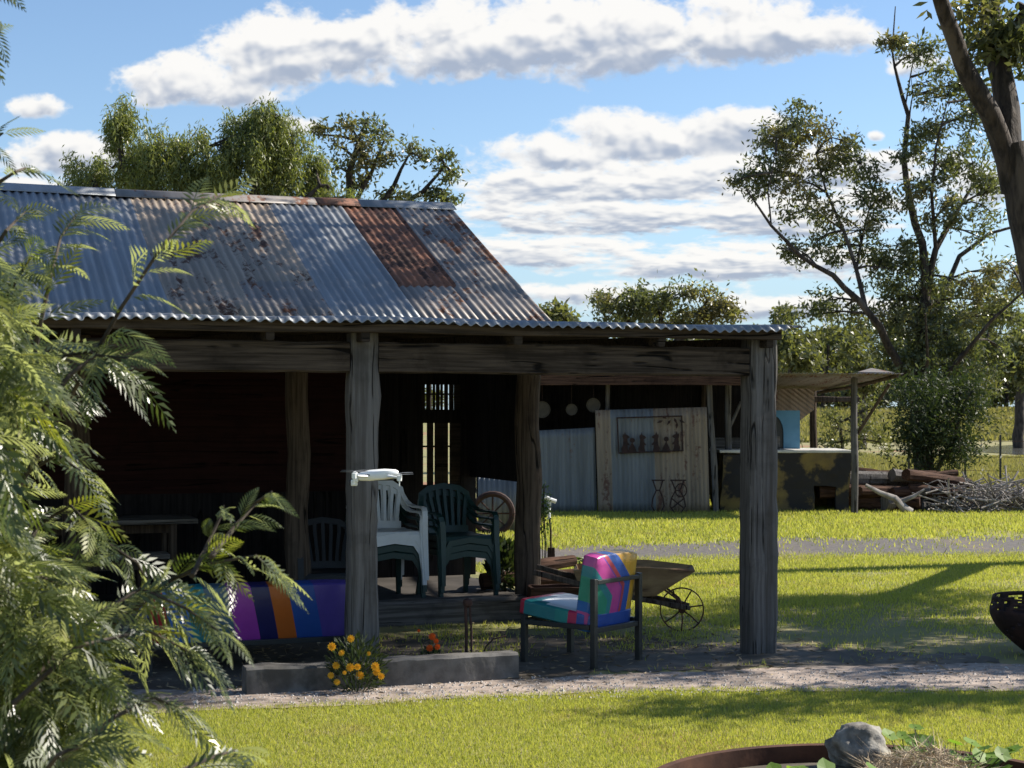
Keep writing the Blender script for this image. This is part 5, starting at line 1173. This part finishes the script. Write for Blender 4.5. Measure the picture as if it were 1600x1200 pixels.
STEMS = [  # photo bearings, depth, frond length (m), how many fronds
    ([(30, 760), (110, 620), (190, 480), (250, 390), (300, 330), (345, 305)], 4.6, .26, 22),
    ([(40, 640), (60, 520), (80, 430), (95, 370), (120, 335)], 4.9, .24, 16),
    ([(20, 700), (110, 585), (150, 555), (200, 560)], 4.4, .27, 12), ([(0, 600), (70, 560), (140, 550), (190, 580)], 4.7, .26, 10),
    ([(120, 1010), (200, 960), (270, 905), (330, 880), (400, 868), (430, 895)], 4.4, .25, 20), ([(300, 900), (325, 850), (345, 805), (350, 790)], 4.4, .15, 9), ([(330, 870), (370, 820), (400, 785), (425, 768)], 4.4, .16, 9),
    ([(60, 1050), (150, 960), (220, 920), (290, 950), (340, 985)], 4.3, .25, 16), ([(40, 1000), (110, 880), (170, 850), (215, 880), (235, 920)], 4.6, .24, 14),
    ([(20, 900), (60, 820), (110, 790), (150, 830)], 4.5, .24, 12), ([(0, 830), (40, 740), (90, 710), (125, 735)], 4.7, .24, 10), ([(20, 1100), (120, 1010), (230, 985), (300, 1020)], 4.2, .26, 14),
    ([(0, 480), (30, 430), (50, 400)], 4.8, .24, 8), ([(-30, 420), (10, 360), (40, 330)], 5., .22, 6), ([(200, 1260), (270, 1210), (340, 1180), (370, 1172)], 4.1, .22, 9), ([(80, 1200), (180, 1120), (240, 1090), (275, 1105)], 4.2, .24, 12),
    ([(-40, 330), (-10, 290), (25, 268), (40, 262)], 4.8, .20, 6), ([(-60, 250), (-20, 225), (5, 208)], 4.9, .18, 4), ([(-60, 80), (-30, 50), (-5, 30)], 4.7, .20, 6), ([(-60, 20), (-20, -15), (0, -20)], 4.7, .2, 4), ([(0, 930), (60, 900), (110, 920)], 4.3, .24, 8), ([(30, 1260), (90, 1180), (150, 1150)], 4.0, .24, 10)]
AW = []; AY = []; st = MB()
root = gv.location
def place(p, d, up, L, droop): (AW if random.random() < .88 else AY).append(frond(p, d, up, L, droop)-np.array(root))
for pts, d, L, n in STEMS:
    P_ = [px(u, v, d+.12*math.sin(i*1.3+d*7)) for i, (u, v) in enumerate(pts)]
    st.tube([p-root for p in P_], [.008-.0055*i/(len(P_)-1) for i in range(len(P_))], 6)
    for k in range(n):
        t_ = (k+.6)/n; f_ = t_**.8*(len(P_)-1); i = min(int(f_), len(P_)-2); p = P_[i].lerp(P_[i+1], f_-i); tan = (P_[i+1]-P_[i]).normalized()
        sd_ = (1 if k % 2 else -1); rnd = Vector((random.gauss(0, .30), random.gauss(0, .45), random.gauss(0, .22)))
        perp = Vector((tan.z, 0, -tan.x))*sd_                                     # left and right of the stem
        dv = tan*(.85+.5*t_)+perp*.75*(1.1-t_)+rnd+Vector((.12, 0, -.12))
        up = Vector((random.gauss(.25, .5), random.gauss(-.45, .55), .75))
        place(np.array(p), dv, up, L*random.uniform(.6, 1.0)*(1.05-.25*t_), random.uniform(.12, .55))
# the body of the bush, filled from side to side and in depth
VY = [300, 360, 400, 450, 500, 560, 620, 680, 740, 800, 840, 900, 950, 1000, 1060, 1120, 1200, 1300]
VX = [-20, 20, 50, 90, 120, 150, 140, 90, 70, 60, 100, 160, 200, 225, 230, 215, 200, 180]
for _ in range(2300):
    v = random.uniform(380, 1290) if random.random() < .75 else random.uniform(800, 1290); xm = np.interp(v, VY, VX); u = xm-105-abs(random.gauss(0, 1))*110
    if u < -260: continue
    d = random.uniform(4.1, 5.7); p = px(u, v, d)
    if p.z < .05: continue
    dv = Vector((random.gauss(.45, .55), random.gauss(-.15, .6), random.gauss(.02, .5))); up = Vector((random.gauss(.2, .6), random.gauss(-.3, .6), .8))
    place(np.array(p), dv, up, random.uniform(.15, .26), random.uniform(.15, .6))
gm_ = bpy.data.materials.new('grevillea_leaf'); gm_.use_nodes = True; q = NG(gm_.node_tree); p = q.n['Principled BSDF']; geo = q.node('ShaderNodeNewGeometry')
top_ = q.mix(geo.outputs['Random Per Island'], (.036, .056, .015), (.115, .142, .040)); colr = q.mix(geo.outputs['Backfacing'], top_, (.30, .32, .25))
def finish(col, name_tr):
    q.put(p.inputs['Base Color'], col); p.inputs['Roughness'].default_value = .34; p.inputs['Specular IOR Level'].default_value = 1.
    t = q.node('ShaderNodeBsdfTranslucent'); tm = q.node('ShaderNodeMix', data_type='RGBA', blend_type='MULTIPLY'); tm.inputs[0].default_value = 1; q.put(tm.inputs[6], col); tm.inputs[7].default_value = (1.3, 1.35, .5, 1); q.l.new(tm.outputs[2], t.inputs[0])
    ms = q.node('ShaderNodeMixShader'); ms.inputs[0].default_value = .48; q.l.new(p.outputs[0], ms.inputs[1]); q.l.new(t.outputs[0], ms.inputs[2]); q.l.new(ms.outputs[0], q.n['Material Output'].inputs[0])
finish(colr, 'a')
AWv = np.concatenate(AW); arrays('foliage', AWv, qf(AWv), gm_, gv)
AYv = np.concatenate(AY); arrays('new_growth', AYv, qf(AYv), leafmat('grevillea_new_leaf', (.13, .16, .03), (.24, .24, .06), None, .45), gv)['label'] = 'fresh yellow green fronds'
# woody frame down to the ground
for (u, v, d) in ((30, 760, 4.6), (40, 640, 4.9), (120, 1010, 4.4), (60, 1050, 4.3), (20, 900, 4.5), (0, 600, 4.7), (-40, 330, 4.8), (-60, 80, 4.7), (200, 1260, 4.1), (0, 480, 4.8)):
    e = px(u, v, d)-root; st.tube([(.0+random.uniform(-.1, .1), random.uniform(-.1, .1), 0), (e.x*.35-.05, e.y*.35, e.z*.45), (e.x*.8-.03, e.y*.8, e.z*.85), e], [.035, .028, .018, .010], 7)
st.build('stem', M['limb'], gv, smooth=True)
